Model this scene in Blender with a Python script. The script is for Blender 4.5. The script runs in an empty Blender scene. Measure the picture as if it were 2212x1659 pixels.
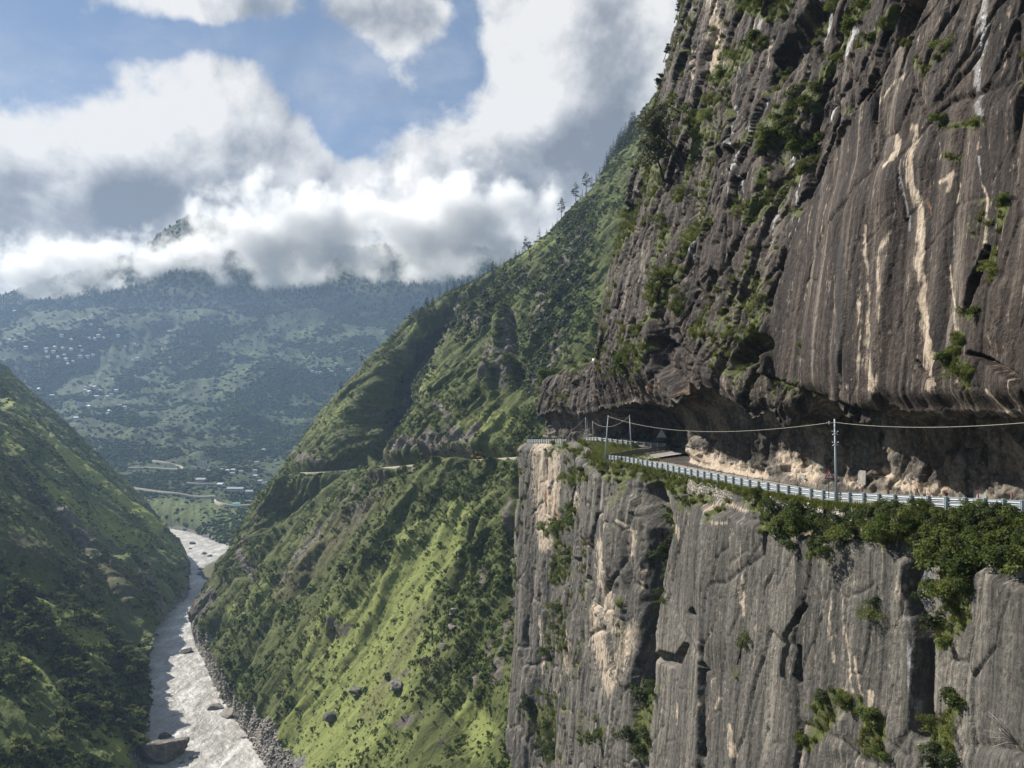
import bpy, bmesh, math, random
import numpy as np
from mathutils import Vector, Matrix
R = math.radians
SC = bpy.context.scene
COL = SC.collection
rng = np.random.default_rng(7)
random.seed(7)

# ------------------------------------------------------------------ camera
# camera at the origin, level, horizon placed with lens shift; lengths in metres
F = 788.0                       # focal length in pixels of a 1024 wide picture
HZ = 420.0                      # row of the horizon in that picture
K = 1024.0 / 2212.0             # measuring scale: positions were read on a 2212 wide view
cam_d = bpy.data.cameras.new('camera')
cam = bpy.data.objects.new('camera', cam_d)
COL.objects.link(cam)
cam.rotation_euler = (R(90), 0, 0)
cam_d.sensor_width = 36.0
cam_d.lens = F / 1024 * 36.0
cam_d.shift_y = (HZ - 384) / 1024
cam_d.clip_start = 0.5
cam_d.clip_end = 30000
SC.camera = cam

def at(u, v, D):
    """a point read at (u, v) on the photograph that stands D metres ahead"""
    return ((u * K - 512) / F * D, D, (HZ - v * K) / F * D)

def atn(u, v, D):
    u = np.asarray(u, float); v = np.asarray(v, float); D = np.asarray(D, float)
    return np.stack([(u * K - 512) / F * D, D, (HZ - v * K) / F * D], -1)

def topx(P):
    return (P[..., 0] / P[..., 1] * F + 512) / K, (HZ - P[..., 2] / P[..., 1] * F) / K

# ------------------------------------------------------------------ noise
def _hash(ix, iy, iz, seed):
    h = (ix * np.int64(374761393) + iy * np.int64(668265263) + iz * np.int64(2147483647 - 58) + np.int64(seed) * np.int64(974711)) & np.int64(0xffffffff)
    h = h.astype(np.uint32)
    h ^= h >> np.uint32(15); h *= np.uint32(2246822519)
    h ^= h >> np.uint32(13); h *= np.uint32(3266489917)
    h ^= h >> np.uint32(16)
    return h

_g = np.array([[1,1,0],[-1,1,0],[1,-1,0],[-1,-1,0],[1,0,1],[-1,0,1],[1,0,-1],[-1,0,-1],
               [0,1,1],[0,-1,1],[0,1,-1],[0,-1,-1],[1,1,0],[-1,1,0],[0,-1,1],[0,-1,-1]], np.float32)

def perlin(x, y, z, seed=0):
    x, y, z = np.broadcast_arrays(np.asarray(x, np.float64), np.asarray(y, np.float64), np.asarray(z, np.float64))
    sh = x.shape
    x = x.ravel(); y = y.ravel(); z = z.ravel()
    xi = np.floor(x).astype(np.int64); yi = np.floor(y).astype(np.int64); zi = np.floor(z).astype(np.int64)
    xf = (x - xi).astype(np.float32); yf = (y - yi).astype(np.float32); zf = (z - zi).astype(np.float32)
    f = lambda t: t * t * t * (t * (t * 6 - 15) + 10)
    u, v, w = f(xf), f(yf), f(zf)
    out = np.zeros(x.shape, np.float32)
    for dx in (0, 1):
        wx = u if dx else 1 - u
        for dy in (0, 1):
            wy = v if dy else 1 - v
            for dz in (0, 1):
                wz = w if dz else 1 - w
                g = _g[_hash(xi + dx, yi + dy, zi + dz, seed) & np.uint32(15)]
                out += wx * wy * wz * (g[:, 0] * (xf - dx) + g[:, 1] * (yf - dy) + g[:, 2] * (zf - dz))
    return out.reshape(sh)

def fbm(x, y, z, octv=4, seed=0, gain=.5, lac=2.03):
    a = 1.0; t = 0.0; s = 0.0
    for i in range(octv):
        s = s + a * perlin(x, y, z, seed + i * 17); t += a
        a *= gain; x = x * lac + 3.7; y = y * lac + 1.3; z = z * lac + 9.1
    return s / t * 1.6

def ridged(x, y, z, octv=4, seed=0, gain=.5, lac=2.07):
    a = 1.0; t = 0.0; s = 0.0
    for i in range(octv):
        s = s + a * (1 - 2 * np.abs(perlin(x, y, z, seed + i * 13))); t += a
        a *= gain; x = x * lac + 3.7; y = y * lac + 1.3; z = z * lac + 9.1
    return s / t

def facets(x, y, seed=0, tilt=.5):
    """cells with a random height and a random tilt: cracked slabs; also the distance to the crack"""
    sh = x.shape
    x = x.ravel(); y = y.ravel()
    xi = np.floor(x).astype(np.int64); yi = np.floor(y).astype(np.int64)
    b1 = np.full(x.shape, 9.0, np.float32); b2 = b1.copy(); h = np.zeros(x.shape, np.float32)
    for dx in (-1, 0, 1):
        for dy in (-1, 0, 1):
            cx = xi + dx; cy = yi + dy
            h1 = _hash(cx, cy, cx * 0 + 1, seed); h2 = _hash(cx, cy, cx * 0 + 2, seed)
            px = cx + .1 + .8 * (h1 & np.uint32(1023)).astype(np.float32) / 1023
            py = cy + .1 + .8 * (h2 & np.uint32(1023)).astype(np.float32) / 1023
            ex = (x - px).astype(np.float32); ey = (y - py).astype(np.float32)
            d = np.sqrt(ex * ex + ey * ey)
            gx = ((h1 >> np.uint32(11)) & np.uint32(255)).astype(np.float32) / 127.5 - 1
            gy = ((h2 >> np.uint32(11)) & np.uint32(255)).astype(np.float32) / 127.5 - 1
            o = ((h1 >> np.uint32(20)) & np.uint32(1023)).astype(np.float32) / 511.5 - 1
            val = o * (1 - tilt) + tilt * (gx * ex + gy * ey) * 1.6
            near = d < b1
            b2 = np.where(near, b1, np.minimum(b2, d))
            h = np.where(near, val, h)
            b1 = np.where(near, d, b1)
    return h.reshape(sh), (b2 - b1).reshape(sh)

def sst(a, b, x):
    t = np.clip((x - a) / (b - a), 0, 1)
    return t * t * (3 - 2 * t)

# ------------------------------------------------------------------ strokes read off the photograph
def seg_dist(u, v, pts):
    """distance to a polyline whose points carry a width: returns max over segments of 1 - d/w"""
    best = np.full(u.shape, -9.0, np.float32)
    if len(pts) == 1:
        pts = [pts[0], (pts[0][0] + .01, pts[0][1], pts[0][2])]
    for (x0, y0, w0), (x1, y1, w1) in zip(pts[:-1], pts[1:]):
        dx, dy = x1 - x0, y1 - y0
        L = dx * dx + dy * dy + 1e-9
        t = np.clip(((u - x0) * dx + (v - y0) * dy) / L, 0, 1)
        d = np.hypot(u - x0 - t * dx, v - y0 - t * dy)
        best = np.maximum(best, 1 - d / (w0 + (w1 - w0) * t))
    return best

def strokes(u, v, lst, soft=.6):
    """lst: [(strength, [(u, v, halfwidth), ...]), ...] -> mask 0..1"""
    m = np.zeros(u.shape, np.float32)
    for s, pts in lst:
        W = max(p[2] for p in pts) + 2
        x0 = min(p[0] for p in pts) - W; x1 = max(p[0] for p in pts) + W
        y0 = min(p[1] for p in pts) - W; y1 = max(p[1] for p in pts) + W
        i = (u > x0) & (u < x1) & (v > y0) & (v < y1)
        if not i.any():
            continue
        k = seg_dist(u[i], v[i], pts)
        m[i] = np.maximum(m[i], s * sst(0, soft, k))
    return m

def inpoly(u, v, poly):
    c = np.zeros(u.shape, bool)
    n = len(poly)
    for i in range(n):
        x0, y0 = poly[i]; x1, y1 = poly[(i + 1) % n]
        k = ((y0 > v) != (y1 > v)) & (u < (x1 - x0) * (v - y0) / (y1 - y0 + 1e-12) + x0)
        c ^= k
    return c

def polysdf(u, v, poly):
    """signed distance, positive inside"""
    pp = list(poly) + [poly[0]]
    d = np.full(u.shape, 1e9, np.float32)
    for (x0, y0), (x1, y1) in zip(pp[:-1], pp[1:]):
        dx, dy = x1 - x0, y1 - y0
        t = np.clip(((u - x0) * dx + (v - y0) * dy) / (dx * dx + dy * dy + 1e-9), 0, 1)
        d = np.minimum(d, np.hypot(u - x0 - t * dx, v - y0 - t * dy))
    return np.where(inpoly(u, v, poly), d, -d)

# ------------------------------------------------------------------ mesh helpers
def mesh_np(name, V, Fc, mat=None, smooth=True, attrs=None, vattrs=None, midx=None):
    """V (n,3); Fc (m,3) or (m,4)"""
    V = np.ascontiguousarray(V, np.float32); Fc = np.ascontiguousarray(Fc, np.int32)
    me = bpy.data.meshes.new(name)
    n = Fc.shape[1]
    me.vertices.add(len(V)); me.vertices.foreach_set('co', V.ravel())
    me.loops.add(Fc.size); me.loops.foreach_set('vertex_index', Fc.ravel())
    me.polygons.add(len(Fc))
    me.polygons.foreach_set('loop_start', np.arange(0, Fc.size, n, dtype=np.int32))
    me.polygons.foreach_set('loop_total', np.full(len(Fc), n, np.int32))
    if smooth:
        me.polygons.foreach_set('use_smooth', np.ones(len(Fc), bool))
    for k, a in (attrs or {}).items():
        t = me.attributes.new(k, 'FLOAT', 'POINT'); t.data.foreach_set('value', np.ascontiguousarray(a, np.float32).ravel())
    for k, a in (vattrs or {}).items():
        t = me.attributes.new(k, 'FLOAT_VECTOR', 'POINT'); t.data.foreach_set('vector', np.ascontiguousarray(a, np.float32).ravel())
    if mat is not None:
        for m in (mat if isinstance(mat, (list, tuple)) else [mat]):
            me.materials.append(m)
    if midx is not None:
        me.polygons.foreach_set('material_index', np.ascontiguousarray(midx, np.int32))
    me.update(calc_edges=True)
    me.validate()
    return me

def grid_faces(n, m, flip=False):
    i = np.arange(n - 1)[:, None]; j = np.arange(m - 1)[None, :]
    a = (i * m + j).ravel()
    q = np.stack([a, a + m, a + m + 1, a + 1], 1)
    return q[:, ::-1] if flip else q

def link(name, me, parent=None, label=None, cat=None, group=None, kind=None, loc=None):
    o = bpy.data.objects.new(name, me)
    COL.objects.link(o)
    if parent is not None: o.parent = parent
    tag(o, label, cat, group, kind)
    if loc is not None: o.location = loc
    return o

def tag(o, label=None, cat=None, group=None, kind=None):
    if label: o['label'] = label
    if cat: o['category'] = cat
    if group: o['group'] = group
    if kind: o['kind'] = kind
    return o

class MB:
    """collects boxes, tubes and polygons as numpy pieces"""
    def __init__(s): s.v = []; s.f = []; s.n = 0; s.bulk = []
    def add(s, V, Fs):
        s.v.append(np.asarray(V, float)); s.f += [[i + s.n for i in f] for f in Fs]; s.n += len(V)
    def box(s, c, size, rot=None, taper=1.0):
        x, y, z = [a / 2 for a in size]
        V = np.array([(-x,-y,-z),(x,-y,-z),(x,y,-z),(-x,y,-z),(-x*taper,-y*taper,z),(x*taper,-y*taper,z),(x*taper,y*taper,z),(-x*taper,y*taper,z)])
        if rot is not None: V = V @ np.array(rot).T
        s.add(V + np.array(c), [(3,2,1,0),(4,5,6,7),(0,1,5,4),(1,2,6,5),(2,3,7,6),(3,0,4,7)])
    def tube(s, pts, rad, n=6, cap=True):
        pts = np.array(pts, float); m = len(pts)
        rad = np.broadcast_to(np.asarray(rad, float), (m,))
        T = np.gradient(pts, axis=0); T /= np.linalg.norm(T, axis=1)[:, None] + 1e-9
        ref = np.array([0, 0, 1.0]) if abs(T[0][2]) < .9 else np.array([1.0, 0, 0])
        A = np.cross(T, ref); A /= np.linalg.norm(A, axis=1)[:, None] + 1e-9
        B = np.cross(T, A)
        th = np.arange(n) * 2 * math.pi / n
        V = (pts[:, None] + rad[:, None, None] * (A[:, None] * np.cos(th)[None, :, None] + B[:, None] * np.sin(th)[None, :, None])).reshape(-1, 3)
        Fs = []
        for i in range(m - 1):
            for j in range(n):
                k = (j + 1) % n
                Fs.append((i*n+j, i*n+k, (i+1)*n+k, (i+1)*n+j))
        if cap:
            Fs.append(tuple(range(n))[::-1]); Fs.append(tuple((m-1)*n + i for i in range(n)))
        s.add(V, Fs)
    def prism(s, poly, a, b):
        """extrude a 3d polygon by vector b-a"""
        P = np.array(poly, float); d = np.array(b, float) - np.array(a, float); n = len(P)
        Fs = [tuple(range(n))[::-1], tuple(range(n, 2*n))] + [(i, (i+1) % n, (i+1) % n + n, i + n) for i in range(n)]
        s.add(np.vstack([P, P + d]), Fs)
    def mesh(s, name, mat, smooth=False):
        me = bpy.data.meshes.new(name)
        V = np.vstack(s.v)
        me.from_pydata(V.tolist(), [], s.f)
        for m in (mat if isinstance(mat, (list, tuple)) else [mat]):
            me.materials.append(m)
        if smooth:
            me.polygons.foreach_set('use_smooth', np.ones(len(me.polygons), bool))
        me.update()
        return me

def copy_thing(o, loc, rz=0.0, sc=1.0, label=None, group=None, tilt=None):
    c = o.copy(); COL.objects.link(c)
    c.location = loc; c.rotation_euler = (tilt[0], tilt[1], rz) if tilt else (0, 0, rz)
    c.scale = (sc, sc, sc) if np.isscalar(sc) else sc
    if label: c['label'] = label
    if group: c['group'] = group
    for ch in o.children:
        d = ch.copy(); COL.objects.link(d); d.parent = c
    return c

# ------------------------------------------------------------------ shader helper
class N:
    def __init__(s, name=None, tree=None):
        if tree is None:
            s.mat = bpy.data.materials.new(name); s.mat.use_nodes = True
            s.t = s.mat.node_tree
        else:
            s.mat = None; s.t = tree
        s.t.nodes.clear()
    def put(s, sock, val):
        if hasattr(val, 'is_output'): s.t.links.new(val, sock)
        elif val is not None:
            try: sock.default_value = val
            except Exception: sock.default_value = (*val, 1.0)
    def node(s, typ, ins=None, **props):
        n = s.t.nodes.new('ShaderNode' + typ)
        for k, v in props.items(): setattr(n, k, v)
        for k, v in (ins or {}).items(): s.put(n.inputs[k], v)
        return n
    def m(s, op, a, b=None, c=None, clamp=False):
        n = s.node('Math', operation=op, use_clamp=clamp)
        for i, v in enumerate((a, b, c)):
            if v is not None: s.put(n.inputs[i], v)
        return n.outputs[0]
    def vm(s, op, a, b=None):
        n = s.node('VectorMath', operation=op)
        s.put(n.inputs[0], a)
        if b is not None:
            if op == 'SCALE': s.put(n.inputs[3], b)
            else: s.put(n.inputs[1], b)
        return n.outputs['Value'] if op in ('DOT_PRODUCT', 'LENGTH', 'DISTANCE') else n.outputs[0]
    def mix(s, f, a, b, mode='MIX'):
        n = s.node('Mix', data_type='RGBA', blend_type=mode)
        s.put(n.inputs[0], f); s.put(n.inputs[6], a if hasattr(a, 'is_output') else (*a, 1)); s.put(n.inputs[7], b if hasattr(b, 'is_output') else (*b, 1))
        return n.outputs[2]
    def mapr(s, x, a, b, c=0.0, d=1.0, smooth=True):
        n = s.node('MapRange', interpolation_type='SMOOTHSTEP' if smooth else 'LINEAR')
        for i, v in enumerate((x, a, b, c, d)): s.put(n.inputs[i], v)
        return n.outputs[0]
    def ramp(s, x, pts, mode='LINEAR'):
        n = s.node('ValToRGB'); s.put(n.inputs[0], x)
        cr = n.color_ramp; cr.interpolation = mode
        while len(cr.elements) < len(pts): cr.elements.new(.5)
        for e, (p, c) in zip(cr.elements, pts):
            e.position = p; e.color = (*c, 1) if not np.isscalar(c) else (c, c, c, 1)
        return n.outputs[0]
    def noise(s, vec, scale=1, detail=4, rough=.5, dist=0.0, lac=2.0):
        n = s.node('TexNoise', {'Vector': vec, 'Scale': scale, 'Detail': detail, 'Roughness': rough, 'Distortion': dist, 'Lacunarity': lac})
        return n.outputs[0]
    def vor(s, vec, scale, feature='F1', out='Distance', rnd=1.0):
        n = s.node('TexVoronoi', {'Vector': vec, 'Scale': scale, 'Randomness': rnd}, feature=feature)
        return n.outputs[out]
    def attr(s, name, out='Fac'):
        n = s.node('Attribute'); n.attribute_name = name
        return n.outputs[out]
    def pos(s): return s.node('NewGeometry').outputs['Position']
    def obj(s): return s.node('TexCoord').outputs['Object']
    def scale(s, v, sc): return s.vm('MULTIPLY', v, sc)
    def bump(s, h, strength=.5, dist=.1, normal=None):
        n = s.node('Bump', {'Height': h, 'Strength': strength, 'Distance': dist})
        if normal is not None: s.put(n.inputs['Normal'], normal)
        return n.outputs[0]
    def bsdf(s, color, rough=.8, spec=.3, normal=None, **kw):
        n = s.node('BsdfPrincipled', {'Base Color': color if hasattr(color, 'is_output') else (*color, 1), 'Roughness': rough, 'Specular IOR Level': spec})
        if normal is not None: s.put(n.inputs['Normal'], normal)
        for k, v in kw.items(): s.put(n.inputs[k.replace('_', ' ')], v)
        return n.outputs[0]
    def out(s, surf, vol=None):
        o = s.node('OutputMaterial')
        if surf is not None: s.t.links.new(surf, o.inputs[0])
        if vol is not None: s.t.links.new(vol, o.inputs[1])
        return s.mat

def plain(name, col, rough=.7, spec=.3, metal=0.0, var=.15, scale=3.0):
    n = N(name)
    k = n.noise(n.pos(), scale, 5, .6)
    c = n.mix(n.mapr(k, .3, .7), tuple(x * (1 - var) for x in col), tuple(min(1, x * (1 + var)) for x in col))
    return n.out(n.bsdf(c, rough, spec, Metallic=metal))

# ------------------------------------------------------------------ light and sky
SUN_EL, SUN_AZ = R(37), R(30)      # azimuth: turned from straight left (-x) towards the far end (+y)
sd = Vector((-math.cos(SUN_AZ) * math.cos(SUN_EL), math.sin(SUN_AZ) * math.cos(SUN_EL), math.sin(SUN_EL)))
sun_d = bpy.data.lights.new('sun', 'SUN')
sun_d.energy = 5.0; sun_d.angle = R(.55); sun_d.color = (1.0, .95, .86)
sun = bpy.data.objects.new('sun', sun_d); COL.objects.link(sun)
sun.rotation_euler = sd.to_track_quat('Z', 'Y').to_euler()

W = bpy.data.worlds.new('World'); SC.world = W; W.use_nodes = True
w = N(tree=W.node_tree)
sky = w.node('TexSky', sky_type='NISHITA', sun_disc=False, sun_elevation=SUN_EL, sun_rotation=math.atan2(sd.x, sd.y), altitude=2000, air_density=1.0, dust_density=.6, ozone_density=1.0)
d = w.node('TexCoord').outputs['Generated']
sep = w.node('SeparateXYZ', {0: d})
yy = w.m('MAXIMUM', sep.outputs[1], .12)
ca = w.m('DIVIDE', sep.outputs[0], yy)
cb = w.m('DIVIDE', sep.outputs[2], yy)
# slow drift of the directions, so that cloud edges billow
n_w1 = w.node('TexNoise', {'Vector': d, 'Scale': 4.0, 'Detail': 3.0}).outputs[1]
dw = w.vm('ADD', d, w.vm('SCALE', w.vm('SUBTRACT', n_w1, (.5, .5, .5)), .07))
def cl_noise(vec):
    big = w.noise(vec, 5.5, 11, .57, 0, 2.1)
    return big
nz = cl_noise(dw)
def ell(u, v, ru, rv, ang=0.0):
    """soft ellipse of cloud cover round a direction"""
    a0 = (u * K - 512) / F; b0 = (HZ - v * K) / F
    ru = ru * K / F; rv = rv * K / F
    c, s_ = math.cos(R(ang)), math.sin(R(ang))
    x = w.m('SUBTRACT', ca, a0); y = w.m('SUBTRACT', cb, b0)
    x2 = w.m('ADD', w.m('MULTIPLY', x, c / ru), w.m('MULTIPLY', y, s_ / ru))
    y2 = w.m('SUBTRACT', w.m('MULTIPLY', y, c / rv), w.m('MULTIPLY', x, s_ / rv))
    r = w.m('ADD', w.m('MULTIPLY', x2, x2), w.m('MULTIPLY', y2, y2))
    return w.m('EXPONENT', w.m('MULTIPLY', r, -1.0))
def total(lst):
    t = None
    for k, *e in lst:
        g = w.m('MULTIPLY', ell(*e), k)
        t = g if t is None else w.m('ADD', t, g)
    return t
EXPO = 0.92
cover = total([(.62, 250, 285, 430, 200, 4), (.22, 430, 150, 130, 60, -10), (.35, 590, 270, 140, 90, -20), (.6, 300, 450, 480, 130, 0),
               (.85, 1010, 440, 470, 160, 24), (.8, 1260, 170, 215, 300, 0), (.75, 500, 590, 900, 90, 3), (.35, 520, 430, 220, 90, 0),
               (.42, 480, 5, 420, 42, -3), (.46, 850, 25, 185, 95, -20), (.4, 1500, 100, 300, 500, 0), (.3, -500, 300, 500, 400, 0),
               (-.58, 775, 215, 150, 85, -35), (-.34, 560, 95, 240, 34, -8), (-.5, 985, 130, 75, 70, 30), (-.30, 120, 95, 220, 30, 0),
               (-.45, 745, 300, 55, 55, 0), (-.25, 1010, 40, 40, 80, 0)])
far_ = w.mapr(sep.outputs[1], .05, .35)
cv = w.m('ADD', w.m('MULTIPLY', w.m('SUBTRACT', nz, .5), 2.3), w.m('MULTIPLY', cover, far_))
cv = w.m('ADD', cv, -.12)
veil = w.m('MULTIPLY', w.mapr(w.noise(w.scale(dw, (1.0, 1.0, 2.2)), 3.1, 8, .62), .40, .72), .38)
alpha = w.m('MAXIMUM', w.mapr(cv, -.06, .30), veil)
nz2 = cl_noise(w.vm('ADD', dw, (-.026, 0, .024)))
relief = w.m('SUBTRACT', nz, nz2)
soft1 = w.noise(dw, 3.6, 5, .5)
soft2 = w.noise(w.vm('ADD', dw, (-.06, 0, .06)), 3.6, 5, .5)
relief2 = w.m('SUBTRACT', soft1, soft2)
dark = total([(.85, 290, 455, 330, 100, 3), (.30, 560, 350, 150, 70, -10), (.34, 1120, 400, 190, 90, 30), (.26, 130, 370, 140, 50, 0),
              (.24, 880, 490, 230, 50, 10), (.14, 1330, 260, 120, 190, 0), (.22, 800, 60, 200, 60, 0), (.16, 480, 30, 300, 30, 0), (.18, 760, 600, 300, 50, 0),
              (.2, 430, 300, 120, 50, -10)])
thin = w.mapr(cv, .02, .55, 1.0, .0)
lum = w.m('ADD', w.m('MULTIPLY', relief, 3.0), w.m('MULTIPLY', relief2, 2.6))
lum = w.m('ADD', lum, w.m('ADD', .86, w.m('MULTIPLY', dark, -1.12)))
lum = w.m('ADD', lum, w.m('MULTIPLY', thin, .05), clamp=True)
ccol = w.ramp(lum, [(0, (.245, .285, .345)), (.35, (.40, .435, .49)), (.7, (.68, .70, .73)), (1, (.93, .93, .93))])
skc = w.mix(.42, sky.outputs[0], w.node('CombineColor', {0: 1.75, 1: 2.45, 2: 3.5}).outputs[0])
bg1 = w.node('Background', {'Color': skc, 'Strength': .064})
bg2 = w.node('Background', {'Color': ccol, 'Strength': .93 / 2 ** EXPO})
up = w.mapr(sep.outputs[2], -.02, .0)
mx = w.node('MixShader', {0: w.m('MULTIPLY', alpha, up), 1: bg1.outputs[0], 2: bg2.outputs[0]})
wo = w.node('OutputWorld', {0: mx.outputs[0]})
W.cycles.sampling_method = 'MANUAL'
W.cycles.sample_map_resolution = 512

VS = SC.view_settings
VS.view_transform = 'Standard'; VS.look = 'None'; VS.exposure = EXPO; VS.gamma = 1
SC.render.engine = 'CYCLES'
SC.cycles.use_denoising = True
SC.cycles.denoiser = 'OPENIMAGEDENOISE'
SC.cycles.max_bounces = 6; SC.cycles.diffuse_bounces = 3; SC.cycles.glossy_bounces = 2
SC.cycles.transmission_bounces = 3; SC.cycles.volume_bounces = 3; SC.cycles.transparent_max_bounces = 8
SC.cycles.sample_clamp_indirect = 4
# ================================================================== THE CLIFF
# plan line of the road's outer edge (X, Y), and what the cliff does along it
base_pts = np.array([(25,5),(28.5,22),(30.6,38),(32.3,50),(31.5,60),(29.3,72),(26.9,84),(23.6,102),(18.6,128),(16.7,140),(16,155),(16.3,170),(16.8,182),(16,192),(14.3,205),(5.9,225),(4.2,234),(8,246),(18,260),(40,278),(75,296)], float)
def catmull(P, n):
    P = np.asarray(P, float); Q = np.vstack([2*P[0]-P[1], P, 2*P[-1]-P[-2]])
    out = []
    for i in range(1, len(Q) - 2):
        t = np.linspace(0, 1, n, endpoint=False)[:, None]
        p0, p1, p2, p3 = Q[i-1], Q[i], Q[i+1], Q[i+2]
        out.append(.5 * ((2*p1) + (-p0+p2)*t + (2*p0-5*p1+4*p2-p3)*t**2 + (-p0+3*p1-3*p2+p3)*t**3))
    return np.vstack(out + [P[-1:]])
fine = catmull(base_pts, 200)
seg = np.linalg.norm(np.diff(fine, axis=0), axis=1)
Sf = np.concatenate([[0], np.cumsum(seg)])
upx = F * fine[:, 0] / fine[:, 1]
dens = np.maximum(np.abs(np.diff(upx)) / 1.0, seg / .42)
dens = np.where(fine[1:, 1] < 40, seg / .8, dens)
dens = np.where(fine[1:, 1] > 240, seg / 1.0, dens)
cd = np.concatenate([[0], np.cumsum(dens)])
NS = int(cd[-1])
Sarr = np.interp(np.linspace(0, cd[-1], NS), cd, Sf)
BX = np.interp(Sarr, Sf, fine[:, 0]); BY = np.interp(Sarr, Sf, fine[:, 1])
def S_at_Y(Y): return np.interp(Y, fine[:, 1], Sf)
ang = np.interp(BY, [5, 100, 180, 215, 235, 250, 296], np.radians([6, 9, 7, 4, -8, -22, -30]))
NX, NY = np.cos(ang), np.sin(ang)
def tab(Y, ks, vs): return np.interp(Y, ks, vs)
def smooth1(a, k):
    ker = np.hanning(2*k+3)[1:-1]; ker /= ker.sum()
    return np.convolve(np.pad(a, k, mode='edge'), ker, 'valid')[:len(a)] if k else a
def zroad(Y): return tab(Y, [5,38,50,60,72,84,102,128,140,148,162,172,182,192,205,225,300], [-4.6,-5.8,-6.1,-6.8,-7.55,-7.65,-7.45,-6.95,-7.15,-6.85,-6.2,-5.75,-4.95,-5.4,-6.1,-6.6,-7.5])
ZR = zroad(BY)
OB = tab(BY, [5,50,72,102,118,128,140,155,170,182,192,202,210,228,240,300], [7,7,7.6,8.2,9,11,16.5,20,21,19,14,9.6,8.2,7.5,6,5])
def lip_z(Y):
    ks = [5,50,57.5,62,66.3,67,68,70.5,73,74,77,79.5,80.3,82,84.5,86,87.5,89.5,91,94,99,101.5,105,110,111.5,120,133,150,170,190,200,208,220,232,300]
    vs = [.2,.4,.7,.55,1.2,.3,.1,-.1,.2,1.3,2.1,2.2,1.2,.3,-.3,.8,1.0,.3,1.6,2.6,4.0,4.9,4.2,2.4,1.5,2.4,3.3,3.2,2.9,2.2,1.4,2.8,2.6,1.5,0]
    return tab(Y, ks, vs)
ZL = lip_z(BY) + .35 * facets(Sarr / 1.9, 0 * Sarr + .5, 5, .3)[0] + .12 * fbm(Sarr * 1.3, 0 * Sarr, 0 * Sarr + .5, 3, 5)
OL = 1.5 + .8 * fbm(Sarr * .16, 0 * Sarr + 3.3, 0 * Sarr, 3, 9) + tab(BY, [5, 60, 74, 80, 92, 100, 118, 132, 165, 190, 205, 212, 230], [0, .1, -.2, 1.6, .2, -.6, .3, 4.5, 4.5, 0, -1, 2.5, 2.0])
OLR = tab(BY, [118, 132, 165, 190], [0, 4.2, 4.2, 0])

nl, nr, nb, nu = 430, 26, 70, 560
tl = np.linspace(0, 1, nl)
LOWL = .62 * np.maximum(BY, 12) + 26
UPL = .60 * np.maximum(BY, 12) + 34
def lerp_prof(ts, keys):
    """keys: list of (t, offset array, height array)"""
    T = np.array([k[0] for k in keys]); O = np.stack([np.broadcast_to(k[1], (NS,)) for k in keys], 1); Z = np.stack([np.broadcast_to(k[2], (NS,)) for k in keys], 1)
    j = np.clip(np.searchsorted(T, ts, side='right') - 1, 0, len(T) - 2)
    f = (ts - T[j]) / (T[j+1] - T[j])
    return O[:, j] * (1 - f) + O[:, j+1] * f, Z[:, j] * (1 - f) + Z[:, j+1] * f
# lower face: from deep down up to the road edge
hl = (1 - tl) ** 1.15 * LOWL[:, None]
zl_ = ZR[:, None] - .12 - hl
ol_ = -.35 - .55 * np.minimum(hl, 2) - np.interp(BY, [60, 120, 220], [.07, .05, .02])[:, None] * hl - np.interp(BY, [60, 220], [.0006, .0002])[:, None] * hl ** 2
ol_ += (1.5 * np.exp(-((hl - 3.0) / 2.2) ** 2)) * 0
og, zg = lerp_prof(np.linspace(0, 1, nr)[1:], [(0, -.35 + 0*ZR, ZR - .12), (1, OB - .6, ZR - .12)])
ob_, zb_ = lerp_prof(np.linspace(0, 1, nb)[1:], [(0, OB - .6, ZR - .12), (.04, OB, ZR + .5), (.22, OB + .35, ZR + 2.6), (.42, OB + .1, ZR + 4.9), (.6, OB * .82 + .5, ZL * .55 + (ZR + 5.6) * .45 + .9), (.82, OB * .42 + OL * .6, ZL + 1.0), (.95, OL + .55, ZL + .45), (1, OL, ZL)])
tu = np.linspace(0, 1, nu + 1)[1:] ** 1.12
hu = tu[None, :] * UPL[:, None]
zu_ = ZL[:, None] + hu
lean = np.interp(BY, [5, 50, 75, 110, 150, 200, 240, 300], [.07, .08, .10, .14, .18, .19, .22, .25])
ou_ = OL[:, None] - OLR[:, None] * sst(0, 9, hu) + np.interp(BY, [192, 206, 220], [0, 7.5, 15])[:, None] * sst(9.5, 15, hu + 1.8 * fbm(Sarr[:, None] * .3, hu * .2, 0 * hu, 3, 15)) - .5 * sst(0, 2.2, hu) + lean[:, None] * hu + .0006 * hu ** 2
O = np.concatenate([ol_, og, ob_, ou_], 1); Z = np.concatenate([zl_, zg, zb_, zu_], 1)
NT = O.shape[1]
zone = np.concatenate([np.zeros(nl), np.ones(nr - 1), np.full(nb - 1, 2), np.full(nu, 3)]).astype(int)
# the far end: the dark lower nose that overhangs the far stretch of road
X = BX[:, None] + NX[:, None] * O; Y = BY[:, None] + NY[:, None] * O
P = np.stack([X, Y, Z], -1)
# normals of the smooth shape
def grid_normals(P):
    a = np.gradient(P, axis=0); b = np.gradient(P, axis=1)
    n = np.cross(a, b); n /= np.linalg.norm(n, axis=-1, keepdims=True) + 1e-9
    return n
Nn = grid_normals(P)
if Nn[:, -50:, 0].mean() > 0: Nn = -Nn
outw = np.stack([-NX, -NY, 0 * NX], -1)[:, None, :]
u, v = topx(P)
S2 = np.broadcast_to(Sarr[:, None], O.shape)
zone2 = np.broadcast_to(zone[None], O.shape)
isU = zone2 == 3; isL = zone2 == 0; isB = zone2 == 2; isR = zone2 == 1
Yb = np.broadcast_to(BY[:, None], O.shape)
far = sst(110, 170, Yb)

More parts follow.
